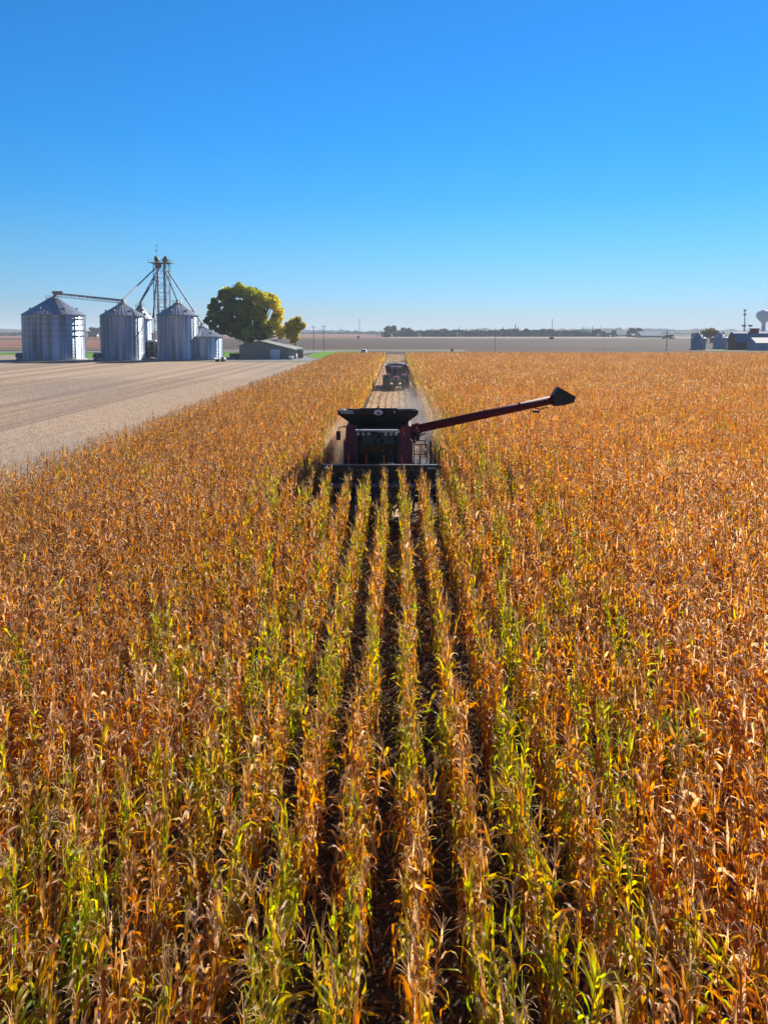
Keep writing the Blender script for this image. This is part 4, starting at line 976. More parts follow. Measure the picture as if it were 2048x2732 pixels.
# white trailer truck near the low bin
def wheel(mb_parent, name, x, y, r, w, rim=.5, m='rim_dust'):
    mb = MB(); prof = [(r*rim, -w*.42), (r*.9, -w*.5), (r, -w*.36), (r, w*.36), (r*.9, w*.5), (r*rim, w*.42)]
    mb.lathe(prof, (0, 0, 0), axis='x', n=28); 
    if r > .5:
        for k in range(22):
            a = 2*math.pi*k/22
            for s in (-1, 1):
                aa = a + (.0 if s > 0 else math.pi/22)
                c, q = math.cos(aa), math.sin(aa); c2, q2 = math.cos(aa+.12), math.sin(aa+.12); h = .05
                mb.add([(s*w*.46, r*c*.97, r*q*.97), (s*w*.03, r*c2, r*q2), (s*w*.03, (r+h)*c2, (r+h)*q2), (s*w*.46, (r+h)*.97*c, (r+h)*.97*q),
                        (s*w*.46, r*.97*math.cos(aa+.06), r*.97*math.sin(aa+.06)), (s*w*.03, r*math.cos(aa+.18), r*math.sin(aa+.18)), (s*w*.03, (r+h)*math.cos(aa+.18), (r+h)*math.sin(aa+.18)), (s*w*.46, (r+h)*.97*math.cos(aa+.06), (r+h)*.97*math.sin(aa+.06))],
                       [(0, 1, 2, 3), (7, 6, 5, 4), (3, 2, 6, 7), (0, 3, 7, 4), (1, 5, 6, 2)])
    t = mb.build(name, M['rubber'], mb_parent); t.location = (x, y, r)
    mb = MB(); mb.lathe([(0, -w*.2), (r*.2, -w*.22), (r*.22, -w*.1), (r*rim, -w*.38), (r*rim*1.02, w*.38), (r*.22, w*.1), (0, w*.2)], axis='x', n=20); mb.build('rim', M[m], t)
    return t
x, y = gp(588, 965); tr = thing('flatbed_trailer', (x, y, 0), 'small white flatbed trailer with dark wheels in front of the low bin', 'trailer')
mb = MB(); mb.box(-1.3, 1.3, -.9, .9, .62, .78, b=.03); mb.box(-1.3, -1.24, -.9, .9, .78, 1.05); mb.box(1.24, 1.3, -.9, .9, .78, 1.05); mb.build('deck', M['white_paint'], tr)
mb = MB(); mb.tube([(-1.3, 0, .6), (-2.3, 0, .45)], .06, 6); mb.build('drawbar', M['steel_dull'], tr)
for xx in (-.75, .75):
    mb = MB(); mb.lathe([(.1, -.12), (.36, -.12), (.38, 0), (.36, .12), (.1, .12)], (xx, -.95, .38), axis='y', n=16); mb.build('wheel', M['rubber'], tr)
    mb = MB(); mb.lathe([(.1, -.12), (.36, -.12), (.38, 0), (.36, .12), (.1, .12)], (xx, .95, .38), axis='y', n=16); mb.build('wheel', M['rubber'], tr)
mb = MB(); mb.box(.2, 1.15, -.6, .6, .79, 1.25, b=.06); mb.build('load', M['pale_metal'], tr)

# ------------------------------------------------------------------ barn group at the right
BY = 306.0
bx0, _ = at(1962, 931, BY); bx1 = at(2110, 931, BY)[0]; be = at(1962, 911, BY)[1]; br = at(1962, 886.5, BY+4)[1]
barn = thing('red_barn', (bx0, BY, 0), 'long dark red barn with a blue-grey roof and a square roof turret', 'barn'); L_ = bx1-bx0
gx = at(1962, 931, BY)[0]-bx0
mb = MB(); mb.prism([(0, 0), (0, be), (2.4, br-.8), (4, br), (5.6, br-.8), (8, be), (8, 0)], .2, L_, 'x'); mb.build('wall', M['barn_red'], barn)
mb = MB()
for a, b in (((-.4, be-.35), (2.4, br-.65)), ((2.4, br-.65), (4, br+.1)), ((4, br+.1), (5.6, br-.65)), ((5.6, br-.65), (8.4, be-.35))):
    mb.prism([a, b, (b[0], b[1]+.2), (a[0], a[1]+.2)], -.2, L_+.3, 'x')
rf = mb.build('roof', M['blue_roof'], barn)
tx = at(2000, 931, BY+4)[0]-bx0; tx2 = at(2020, 931, BY+4)[0]-bx0; tz = at(2010, 877, BY+4)[1]
mb = MB(); mb.box(tx+.3, tx2-.3, 2.9, 5.1, br-1.0, tz-.2); mb.build('turret', M['barn_red'], rf)
mb = MB(); mb.box(tx-.1, tx2+.1, 2.6, 5.4, tz-.2, tz+.15, b=.05); mb.build('turret_cap', M['barn_red'], rf)
mb = MB(); mb.box(5.2, 9.5, -.09, -.01, .05, 3.0); mb.build('sliding_door', M['barn_red'], barn)
mb = MB(); mb.box(4.6, 11, -.14, -.02, 3.05, 3.2); mb.build('door_rail', M['pale_metal'], barn)
mb = MB(); mb.box(2.6, 2.75, -.12, -.01, 0, be-.2); mb.build('corner_trim', M['pale_metal'], barn)
LY = 296.0
lx0 = at(2015, 935, LY)[0]; lx1 = at(2110, 935, LY)[0]; lz = at(2015, 915.5, LY)[1]; lr = at(2015, 901.5, LY+4)[1]
ls = thing('low_outbuilding', (lx0, LY, 0), 'low blue-grey outbuilding with a bright white roof in front of the red barn', 'outbuilding')
mb = MB(); mb.prism([(0, 0), (0, lz), (4, lr-.1), (8, lz), (8, 0)], 0, lx1-lx0, 'x'); mb.build('wall', M['blue_steel'], ls)
mb = MB(); mb.prism([(-.3, lz-.08), (4, lr), (4, lr+.15), (-.3, lz+.1)], -.2, lx1-lx0+.2, 'x'); mb.prism([(4.003, lr), (8.3, lz-.08), (8.3, lz+.1), (4.003, lr+.15)], -.2, lx1-lx0+.2, 'x'); mb.build('roof', M['white_metal'], ls)
for xx in (3.5, 8.0):
    mb = MB(); mb.box(xx, xx+1.8, -.07, -.01, .05, lz-.6); mb.build('door', M['tower_blue'], ls)
# water tower
WY = 880.0
wx, wz = at(2036, 845, WY); wr = (at(2055, 845, WY)[0]-wx); zt = at(2036, 827.5, WY)[1]; zb = at(2036, 861, WY)[1]; sr = at(2040.2, 870, WY)[0]-wx
wt = thing('water_tower', (wx, WY, 0), 'blue-grey water tower with a bulbous tank on one slim stem behind the barn', 'water tower')
mb = MB(); mb.lathe([(sr*3, 0), (sr*1.6, 4), (sr, 8), (sr, zb-1), (sr*1.15, zb)], n=24); mb.build('stem', M['tower_blue'], wt, smooth=True)
H_ = zt-zb; prof = [(sr*1.1, zb-.1), (sr*1.7, zb+H_*.06), (wr*.72, zb+H_*.25), (wr*.93, zb+H_*.42), (wr, zb+H_*.58), (wr*.93, zb+H_*.76), (wr*.7, zb+H_*.91), (wr*.35, zb+H_*.985), (0, zb+H_)]
mb = MB(); mb.lathe(prof, n=36); mb.build('tank', M['tower_blue'], wt, smooth=True)
mb = MB(); mb.lathe([(wr*.3, zt-.3), (wr*.3, zt+.5), (wr*.1, zt+.9), (0, zt+1.2)], n=12); mb.build('top_vent', M['tower_blue'], wt)
# cell mast
cx_, cz_ = at(1986, 826, 820); cm = thing('cell_mast', (cx_, 820, 0), 'thin pale cell mast left of the water tower', 'mast')
mb = MB(); mb.tube([(0, 0, 0), (0, 0, cz_)], [.9, .45], 8); mb.build('mast', M['pale_metal'], cm)
for f in (.98, .84):
    mb = MB()
    for k in range(6):
        a = k*math.pi/3; mb.box(1.1*math.cos(a)-.35, 1.1*math.cos(a)+.35, 1.1*math.sin(a)-.35, 1.1*math.sin(a)+.35, cz_*f-1.5, cz_*f+.8)
    mb.build('antenna_panel', M['steel_dull'], cm)
for px, lab in ((1983, 'left one of two dark floodlight boxes above the barn roof'), (2000, 'right one of two dark floodlight boxes above the barn roof')):
    xx, zz = at(px, 869.5, 420); p = thing('floodlight', (xx, 420, 0), lab, 'floodlight')
    mb = MB(); mb.tube([(0, 0, 0), (0, 0, zz)], .1, 6); mb.build('pole', M['steel_dull'], p)
    mb = MB(); mb.box(-1.2, 1.2, -.3, .3, zz-.4, zz+.6, b=.1); mb.build('lamp_head', M['steel_dull'], p)
# far farm buildings
def far_building(px0, px1, base, eave, ridge_, lab, wall, roof_, cat='farm building', depth=14):
    xa, ya = gp(px0, base); xb = at(px1, base, ya)[0]; e = at(px0, eave, ya)[1]; r = at(px0, ridge_, ya + depth/2)[1]
    b = thing('farm_building', (xa, ya, 0), lab, cat); L2 = xb-xa
    mb = MB(); mb.prism([(0, 0), (0, e), (depth/2, r), (depth, e), (depth, 0)], 0, L2, 'x'); mb.build('wall', M[wall], b)
    mb = MB(); mb.prism([(-.5, e-.1), (depth/2, r+.05), (depth/2, r+.35), (-.5, e+.2)], -.4, L2+.4, 'x'); mb.prism([(depth/2+.003, r+.05), (depth+.5, e-.1), (depth+.5, e+.2), (depth/2+.003, r+.35)], -.4, L2+.4, 'x'); mb.build('roof', M[roof_], b)
    n = max(1, int(L2/14))
    for k in range(n):
        mb = MB(); xx = (k+.5)*L2/n; mb.box(xx-1.8, xx+1.8, -.1, -.01, .1, e*.75); mb.build('door', M['steel_dull'], b)
far_building(1647, 1671, 897, 894, 888, 'small pale blue far shed left of the round tree', 'steel_dull', 'far_roof', 'shed')
far_building(1686, 1707, 899.5, 895.5, 890.5, 'low white-roofed far shed between the round tree and the long blue building', 'barn_red', 'far_roof', 'shed')
far_building(1710, 1766, 901, 896, 884.5, 'long pale blue far farm building right of the round tree', 'steel_dull', 'far_roof', depth=26)
far_building(810, 831, 890, 888.3, 885.5, 'white low building on the horizon right of the small yellow tree', 'white_paint', 'white_metal', depth=20)
far_building(234, 258, 897, 894, 890.5, 'white far shed seen between the widest bin and the next bin', 'white_paint', 'white_metal', depth=16)
# small dark huts at the foot of the tall far masts
def hut(px, base, w, h, lab):
    x, y = gp(px, base); b = thing('field_hut', (x, y, 0), lab, 'hut')
    mb = MB(); mb.prism([(-w/2, 0), (w/2, 0), (w/2, h*.7), (0, h), (-w/2, h*.7)], -w/2, w/2, 'y'); mb.build('wall', M['wood'], b)
    mb = MB(); mb.prism([(-w/2-.3, h*.68), (0, h+.02), (0, h+.25), (-w/2-.3, h*.78)], -w/2-.2, w/2+.2, 'y'); mb.prism([(.003, h+.02), (w/2+.3, h*.68), (w/2+.3, h*.78), (.003, h+.25)], -w/2-.2, w/2+.2, 'y'); mb.build('roof', M['steel_dull'], b)
hut(955, 902.5, 2.4, 2.6, 'tiny dark hut at the foot of the tall pole left of the tree line')
hut(1470, 905, 3.6, 2.4, 'tiny dark hut at the foot of the tall pole in front of the tree line')

# ------------------------------------------------------------------ poles
def pole(px, top, base, lab, r=0.16, arm=True, name='utility_pole', cat='utility pole', Y=None):
    x, y = gp(px, base) if Y is None else (at(px, base, Y)[0], Y)
    h = at(px, top, y)[1]; p = thing(name, (x, y, 0), lab, cat)
    mb = MB(); mb.tube([(0, 0, 0), (0, 0, h)], [r, r*.7], 8); mb.build('pole', M['wood'], p)
    if arm:
        mb = MB(); mb.box(-1.1, 1.1, -.06, .06, h-.75, h-.62)
        mb.build('crossarm', M['wood'], p)
        mb = MB()
        for s in (-1, 0, 1): mb.lathe([(.05, 0), (.09, .05), (.06, .2), (0, .24)], (s*1.0, 0, h-.615 if s else h), n=8)
        mb.build('insulator', M['white_paint'], p)
    return p
pole(836.5, 868, 935, 'left one of the two near poles beside the yellow tree, by the road', .15)
pole(863.5, 867, 935, 'right one of the two near poles beside the yellow tree, by the road', .15)
pole(958.5, 850.5, 903, 'tall pole left of the far tree line, its foot beside a tiny hut', .3)
pole(1472, 851, 905, 'tall pole standing before the middle of the tree line', .3)
pole(1320, 877, 934, 'thin pole in front of the left half of the far tree line', .1, False)
pole(1777, 878, 936, 'single dark pole at the right beside the long pale blue far building', .16, False)
pole(912, 864, 891, 'faint slim mast above the small distant trees left of the tree line', .35, False, 'slim_mast', 'mast')
pole(1602, 868, 899, 'faint slim mast above the right end of the tree line', .3, False, 'slim_mast', 'mast')
# ------------------------------------------------------------------ white car on the road beyond the corn
cy = 246.0; cx0 = at(970.5, 940, cy)[0]
car = thing('parked_car', (cx0, cy, .06), 'white car seen end-on beyond the far end of the corn', 'car')
mb = MB(); mb.prism([(-.95, .35), (.95, .35), (.98, .75), (.9, 1.05), (-.9, 1.05), (-.98, .75)], -2.2, 2.2, 'y')
mb.prism([(-.88, 1.06), (.88, 1.06), (.66, 1.7), (-.66, 1.7)], -1.3, 2.0, 'y'); mb.build('body', M['white_paint'], car)
mb = MB(); mb.prism([(-.74, 1.12), (.74, 1.12), (.6, 1.6), (-.6, 1.6)], -1.34, -1.305, 'y'); mb.build('windshield', M['black_paint'], car)
mb = MB(); mb.box(-.5, .5, -2.24, -2.205, .5, .78); mb.build('grille', M['black_paint'], car)
for s in (-1, 1):
    mb = MB(); mb.box(s*.72-.16, s*.72+.16, -2.24, -2.205, .72, .92); mb.build('headlight', M['pale_metal'], car)
    for yy in (-1.4, 1.4):
        mb = MB(); mb.lathe([(.15, -.1), (.32, -.11), (.34, 0), (.32, .11), (.15, .1)], (s*.85, yy, .34), axis='x', n=16); mb.build('wheel', M['rubber'], car)
# rusty wagon at the edge of the corn
x, z = at(1228, 941, 205.5); wg = thing('farm_wagon', (x, 209.5, 0), 'low rusty farm wagon at the far edge of the corn under the tree line', 'wagon')
mb = MB(); mb.prism([(-2.3, .9), (2.3, .9), (2.6, 2.0), (-2.0, 2.0)], -1.1, 1.1, 'y'); mb.box(-2.4, -1.9, -1.1, 1.1, 2.0, 2.9); mb.build('box', M['rust'], wg)
for s in (-1.5, 1.5):
    for q in (-1, 1):
        mb = MB(); mb.lathe([(.15, -.1), (.46, -.11), (.48, 0), (.46, .11), (.15, .1)], (s, q*1.0, .48), axis='y', n=14); mb.build('wheel', M['rubber'], wg)

# ------------------------------------------------------------------ people
def person(parent_loc, label, scale=1.0, shirt='shirt'):
    """seated figure, one skinned body, face features and clothes as children; local -y is forward"""
    root = bpy.data.objects.new('person', None); col.objects.link(root); root.location = parent_loc
    tag(root, label, 'person')
    def skin(name, verts, edges, m, sub=2):
        me = bpy.data.meshes.new(name); me.from_pydata([v[:3] for v in verts], edges, []); o = bpy.data.objects.new(name, me); col.objects.link(o)
        o.parent = root
        md = o.modifiers.new('skin', 'SKIN'); md.use_smooth_shade = True
        lay = me.skin_vertices[0] if len(me.skin_vertices) else None
        if lay is None:
            bpy.context.view_layer.objects.active = o; return o
        for i, v in enumerate(verts):
            lay.data[i].radius = (v[3], v[4] if len(v) > 4 else v[3])
        lay.data[0].use_root = True
        s = o.modifiers.new('sub', 'SUBSURF'); s.levels = sub; s.render_levels = sub
        me.materials.append(m); return o
    return root
def seated_body(name='body'):
    """one continuous seated figure from a metaball-free sweep: torso, head and limbs unioned by remesh"""
    mb = MB()
    mb.tube([(0, 0, 0), (0, .01, .16), (0, .02, .36), (0, .02, .5), (0, .0, .56)], [.17, .155, .19, .15, .06], 14)
    mb.tube([(0, 0, .53), (0, -.005, .62)], [.06, .055], 10)
    mb.lathe([(0.0, -.13), (.06, -.115), (.083, -.05), (.09, .02), (.082, .08), (.05, .118), (0, .13)], (0, -.01, .72), n=14)
    mb.tube([(0, -.09, .73), (0, -.118, .695)], [.012, .018], 6)
    for s in (-1, 1):
        mb.tube([(s*.085, -.0, .73), (s*.1, .0, .715)], [.022, .012], 6)
        mb.tube([(s*.17, .01, .47), (s*.25, -.03, .25), (s*.21, -.29, .19)], [.065, .05, .036], 10)
        mb.tube([(s*.21, -.28, .19), (s*.2, -.37, .2)], [.035, .04], 8)
        for k in range(4): mb.tube([(s*.2 + (k-1.5)*.02, -.36, .2), (s*.2 + (k-1.5)*.021, -.42 + .008*abs(k-1), .2), (s*.2 + (k-1.5)*.02, -.43, .17)], [.011, .01, .008], 6)
        mb.tube([(s*.17, -.34, .2), (s*.15, -.39, .21)], [.013, .01], 6)
        mb.tube([(s*.09, 0, .0), (s*.13, -.42, .04), (s*.13, -.45, -.38)], [.1, .075, .05], 10)
        mb.tube([(s*.13, -.42, -.4), (s*.13, -.6, -.42)], [.05, .04], 8)
    return mb
def add_person(loc, label, shirt):
    root = thing('person', loc, label, 'person')
    o = seated_body().build('body', M['skin'], root, smooth=True)
    md = o.modifiers.new('remesh', 'REMESH'); md.mode = 'VOXEL'; md.voxel_size = 0.012; md.use_smooth_shade = True
    mb = MB(); mb.tube([(0, 0, -.02), (0, .01, .16), (0, .02, .36), (0, .02, .5), (0, .0, .545)], [.185, .17, .205, .165, .075], 16)
    for s in (-1, 1): mb.tube([(s*.16, .01, .47), (s*.25, -.03, .25), (s*.225, -.18, .21)], [.08, .064, .052], 10)
    o = mb.build('shirt', M[shirt], root, smooth=True); md = o.modifiers.new('remesh', 'REMESH'); md.mode = 'VOXEL'; md.voxel_size = 0.014; md.use_smooth_shade = True
    mb = MB()
    for s in (-1, 1): mb.tube([(s*.07, .02, .0), (s*.13, -.42, .04), (s*.13, -.45, -.36)], [.125, .09, .065], 10)
    o = mb.build('trousers', M['cap'], root, smooth=True)
    mb = MB(); mb.lathe([(.095, 0), (.097, .04), (.08, .09), (.0, .115)], (0, 0, .755), n=14); mb.prism([(-.075, -.07), (.075, -.07), (.06, -.17), (-.06, -.17)], .758, .77, 'z'); mb.build('cap', M['cap'], root)
    for s in (-1, 1):
        mb = MB(); mb.lathe([(0, -.006), (.012, -.003), (0, .006)], (s*.034, -.095, .735), axis='y', n=8); mb.build('eye', M['black_paint'], root)
    mb = MB(); mb.box(-.028, .028, -.099, -.085, .655, .664); mb.build('mouth', M['dark_red'], root)
    return root

# ------------------------------------------------------------------ combine harvester
CX, CY = -0.90, 33.2
cb = thing('combine_harvester', (CX, CY, 0.024), 'dark red combine harvester facing the camera with its unloading auger swung out', 'combine harvester')
def part(name, mb, m, parent=cb, smooth=False, label=None):
    o = mb.build(name, M[m] if isinstance(m, str) else m, parent, smooth)
    if label: o['label'] = label
    return o
# body shell with the recess for the cab
mb = MB()
prof = [(-1.60, 1.05), (-1.62, 2.9), (-1.52, 3.02), (-1.50, 3.62), (-1.42, 3.7)]
mb.prism([(-1.60, 1.05), (-.98, 1.05), (-.98, 3.7), (-1.42, 3.7), (-1.50, 3.62), (-1.52, 3.02), (-1.62, 2.9)], -.3, 6.2, 'y')
mb.prism([(1.60, 1.05), (.98, 1.05), (.98, 3.7), (1.42, 3.7), (1.50, 3.62), (1.52, 3.02), (1.62, 2.9)], -.3, 6.2, 'y')
mb.box(-.977, .977, .5, 6.2, 1.2, 3.68)
body = part('body', mb, 'dark_red')
for s in (-1, 1):
    mb = MB(); mb.box(min(s*1.03, s*1.54), max(s*1.03, s*1.54), -.345, -.303, 1.2, 2.82, b=.02); part('front_side_panel', mb, 'dark_red', body)
    mb = MB()
    for z in (1.5, 1.9, 2.3): mb.box(min(s*1.1, s*1.5), max(s*1.1, s*1.5), -.362, -.348, z, z+.03)
    part('panel_louvre', mb, 'black_paint', body)
mb = MB(); mb.prism([(-1.35, 3.705), (1.35, 3.705), (1.2, 3.78), (-1.2, 3.78)], 3.6, 6.0, 'y'); part('engine_deck', mb, 'seat', body)
# cab
mb = MB(); mb.box(-.93, .93, -1.45, .45, 1.62, 1.8, b=.03)
for s in (-1, 1):
    mb.tube([(s*.9, -1.38, 1.8), (s*.93, -1.46, 2.6), (s*.9, -1.3, 3.42)], .045, 6); mb.tube([(s*.92, .42, 1.8), (s*.9, .42, 3.42)], .05, 6)
    mb.tube([(s*.9, -1.2, 1.82), (s*.9, .42, 1.82)], .045, 6)
mb.box(-.94, .94, .42, .48, 1.8, 3.42)
cabf = part('cab_frame', mb, 'black_paint')
mb = MB(); n = 8; vs = []
for k in range(n+1):
    t = -1 + 2*k/n; y = -1.58 + .2*t*t
    for z, dy in ((1.82, .1), (2.6, 0), (3.4, .14)): vs.append((t*.88, y+dy, z))
mb.add(vs, [(k*3+j, k*3+3+j, k*3+4+j, k*3+1+j) for k in range(n) for j in range(2)]); part('windshield', mb, 'glass', cb, smooth=True)
for s in (-1, 1):
    mb = MB(); mb.add([(s*.93, -1.33, 1.84), (s*.93, .4, 1.84), (s*.93, .4, 3.4), (s*.93, -1.25, 3.4)], [(0, 1, 2, 3)]); part('side_window', mb, 'glass')
mb = MB(); mb.prism([(-1.72, 3.43), (.5, 3.43), (.5, 3.62), (-1.5, 3.66), (-1.74, 3.55)], -1.0, 1.0, 'x'); roof = part('cab_roof', mb, 'black_paint')
mb = MB(); mb.prism([(-1.762, 3.60), (-1.745, 3.60), (-1.60, 3.66), (-1.62, 3.68), (-1.74, 3.665)], -.97, .93, 'x'); part('visor_strip', mb, 'white_metal', roof, label='bright white strip along the cab roof edge')
for x in (-.86, -.62, -.38, .38, .62, .84):
    mb = MB(); mb.lathe([(0.0, -.03), (.07, -.02), (.085, .03), (.06, .08)], (x, -1.75, 3.49), axis='y', n=12); part('work_light', mb, 'grey_panel', roof)
mb = MB(); mb.box(-.28, .28, -.1, .32, 1.8, 2.22, b=.06); mb.box(-.26, .26, .22, .36, 2.2, 2.95, b=.05); part('driver_seat', mb, 'seat')
mb = MB(); mb.tube([(0, -.9, 1.8), (0, -.72, 2.45)], .045, 8); mb.lathe([(.19, -.015), (.2, 0), (.19, .015), (.165, 0), (.19, -.015)], (0, -.7, 2.47), n=20); part('steering_column', mb, 'cab_inner')
mb = MB(); mb.box(.42, .72, -.9, .1, 1.81, 2.35, b=.04); mb.box(.5, .7, -.95, -.9, 2.36, 2.62); part('side_console', mb, 'cab_inner')
mb = MB(); mb.box(.46, .74, -1.3, -1.22, 1.85, 2.12, b=.02); part('cab_blue_box', mb, 'door')  # plain pale blue box, low at the right front of the cab
mb = MB(); mb.box(-.75, .75, .405, .418, 2.7, 3.3); part('rear_window', mb, 'pale_metal', cabf)
add_person((CX, CY-.02, 2.33), 'person in a dark reddish shirt and cap seated at the wheel of the combine', 'shirt')
# grain tank extension: flared dark panels with a raised lip
def ring4(x, y0, y1, z): return [(-x, y0, z), (x, y0, z), (x, y1, z), (-x, y1, z)]
mb = MB(); th = .05
o0, o1, o2 = ring4(1.28, .0, 3.06, 3.72), ring4(1.84, -.55, 3.36, 4.22), ring4(1.88, -.6, 3.4, 4.42)
i2, i1, i0 = ring4(1.82, -.54, 3.34, 4.42), ring4(1.78, -.49, 3.3, 4.24), ring4(1.22, .06, 3.0, 3.76)
vs = [(x, y, z - (0.36*(y+.6)/4.0 if z > 4.3 else (0.2*(y+.6)/4.0 if z > 4.1 else 0))) for x, y, z in o0+o1+o2+i2+i1+i0]; fs = []
for k in range(5):
    for j in range(4): fs.append((k*4+j, k*4+(j+1) % 4, k*4+4+(j+1) % 4, k*4+4+j))
fs.append((20, 21, 22, 23)); mb.add(vs, fs); tank = part('grain_tank_extension', mb, 'tank_black')
mb = MB(); mb.add([(-1.86, -.622, 4.43), (-1.15, -.622, 4.43), (-1.12, -.585, 4.25), (-1.66, -.585, 4.25)], [(0, 1, 2, 3)]); mb.add([(-1.86, -.612, 4.43), (-1.15, -.612, 4.43), (-1.12, -.575, 4.25), (-1.66, -.575, 4.25)], [(3, 2, 1, 0)]); part('corner_flap_sheen', mb, 'grey_panel', tank, label='corner flap of the tank, its reflection painted pale grey')  # reflection on the left tank panel painted in as lighter grey
mb = MB(); mb.prism([(-1.0, 4.42), (1.05, 4.42), (.85, 4.52), (-.8, 4.52)], -.58, -.5, 'y'); mb.tube([(0, -.55, 4.5), (0.02, -.55, 4.62)], .04, 6); part('tank_lid_edge', mb, 'seat', tank)
mb = MB(); mb.lathe([(0, -.02), (.19, -.02), (.21, .02)], (.02, -.64, 4.32), axis='y', n=20); bd = part('badge', mb, 'white_paint', tank); bd.scale = (1, 1, .62); bd.location = (0, 0, 4.32*.38)
mb = MB(); mb.lathe([(0, -.012), (.09, -.012), (.1, .01)], (.03, -.672, 4.29), axis='y', n=14); b2 = part('badge_emblem', mb, 'bright_red', tank); b2.scale = (1, 1, .55); b2.location = (0, 0, 4.29*.45)
mb = MB(); mb.box(.74, .78, -.63, -.605, 4.3, 4.41); part('tank_latch', mb, 'white_paint', tank)
# turn light
mb = MB(); mb.box(1.02, 1.2, -.48, -.36, 3.38, 3.62, b=.04); part('turn_light', mb, 'bright_red')
mb = MB(); mb.tube([(1.18, -.42, 3.4), (1.24, -.42, 3.24)], .02, 6); part('turn_light_arm', mb, 'grey_panel')
# mirrors
for s in (-1, 1):
    mb = MB(); mb.tube([(s*1.5, -.25, 3.62), (s*1.78, -.5, 3.62), (s*1.84, -.55, 3.5)], .025, 6); arm = part('mirror_arm', mb, 'black_paint')
    mb = MB(); mb.box(min(s*1.73, s*1.93), max(s*1.73, s*1.93), -.6, -.5, 3.02, 3.45, b=.03); part('mirror', mb, 'black_paint', arm)
# auger
bz = .024
x0, z0 = at(1106, 1146, CY+.8); x1, z1 = at(1484, 1064, CY+.8)
a0 = Vector((x0-CX, .8, z0-bz)); a1 = Vector((x1-CX, .8, z1-bz)); ad = (a1-a0).normalized()
mb = MB(); mb.tube([(1.2, .8, 2.9), (1.45, .8, 3.15), a0], .24, 14); mb.tube([a0 - ad*.1, a0 + ad*.25], .3, 14); elb = part('auger_elbow', mb, 'auger_red')
mb = MB(); mb.tube([a0, a1], .205, 20); tube_ = part('auger_tube', mb, 'auger_red', smooth=True)
for f in (.04, .27, .5, .74, .97):
    p = a0.lerp(a1, f); mb = MB(); mb.tube([p-ad*.05, p+ad*.05], .23, 18); part('auger_flange', mb, 'auger_red', tube_)
mb = MB(); u = Vector((-ad.z, 0, ad.x)); h0 = .27; base = a1 - ad*.15
def hp(a, b): q = base + ad*a + u*b; return (q.x, q.z)
outl = [hp(-.1, -.27), hp(.02, .27), hp(.32, .55), hp(1.0, -.06), hp(.86, -.3), hp(.32, -.34)]
mb.prism(outl, .8-.3, .8+.3, 'y'); part('auger_spout', mb, 'tank_black')
mb = MB(); p = a0.lerp(a1, .84); mb.tube([p-u*.2, p-u*.33+ad*.25, p-u*.3+ad*.6], .025, 6); mb.box(p.x-.05, p.x+.25, .72, .88, p.z-.42, p.z-.32); part('auger_work_light', mb, 'black_paint', tube_)
mb = MB(); p = a0; mb.tube([(1.5, .6, 3.25), (p.x+.1, .6, p.z-.35), (p.x+.5, .62, p.z-.15)], .04, 6); mb.box(1.52, 1.75, .4, .8, 2.75, 3.1, b=.03); part('auger_support', mb, 'black_paint')
# platform, ladder and handrails at the right side
mb = MB(); mb.box(1.63, 2.35, -1.0, .6, 1.95, 2.0); part('platform', mb, 'black_paint')
mb = MB()
for z in (2.45, 2.9): mb.tube([(1.66, -1.0, z), (2.25, -1.0, z)], .022, 6)
mb.tube([(1.66, -1.0, 2.0), (1.66, -1.0, 2.95), (1.78, -1.0, 3.08), (2.1, -1.0, 3.08), (2.24, -1.0, 2.9), (2.24, -1.0, 2.0)], .025, 6)
mb.tube([(2.24, -1.0, 2.45), (2.24, .6, 2.45)], .022, 6); mb.tube([(2.24, -1.0, 2.9), (2.24, .6, 2.9)], .022, 6); mb.tube([(2.24, .6, 2.0), (2.24, .6, 2.95)], .025, 6)
mb.tube([(1.95, -1.0, 2.0), (1.95, -1.0, 2.9)], .02, 6)
part('railing', mb, 'black_paint')
mb = MB(); mb.tube([(2.42, -1.0, 1.2), (2.42, -1.0, 3.08)], .045, 6); part('railing_post', mb, 'black_paint')
mb = MB()
for q in (0, .32):
    mb.tube([(2.62+q*.6, -1.0+q, 1.3), (2.62+q*.6, -1.0+q, 2.65-q*.5), (2.7+q*.6, -1.0+q, 2.82-q*.5), (2.82+q*.6, -1.0+q, 2.85-q*.5), (2.93+q*.6, -1.0+q, 2.7-q*.5), (2.97+q*.6, -1.0+q, 2.3-q*.5)], .024, 6)
part('ladder_handrail', mb, 'black_paint')
mb = MB()
for z in (.6, .95, 1.3, 1.65): mb.box(2.42, 2.85, -1.05, -.75, z, z+.04)
for x in (2.4, 2.87): mb.box(x-.02, x+.02, -1.05, -.75, .5, 1.95)
part('ladder', mb, 'black_paint')
# feeder house, axle, wheels
mb = MB(); mb.prism([(-2.7, 1.0), (-2.7, 1.75), (-.2, 2.05), (.6, 1.9), (.6, 1.2)], -.6, .6, 'x'); part('feeder_house', mb, 'dark_red')
mb = MB(); mb.tube([(-1.6, .6, .95), (1.6, .6, .95)], .16, 10); mb.tube([(-1.4, 4.7, .62), (1.4, 4.7, .62)], .12, 8); mb.box(-.9, .9, .9, 5.6, .75, 1.2); part('axle', mb, 'black_paint')
for s in (-1, 1):
    wheel(cb, 'front_wheel', s*1.32, .6, .95, .72); wheel(cb, 'rear_wheel', s*1.35, 4.7, .62, .45)
mb = MB(); mb.prism([(6.2, 1.3), (7.0, 1.1), (7.1, 1.9), (6.2, 3.2)], -1.1, 1.1, 'x'); part('straw_hood', mb, 'dark_red')
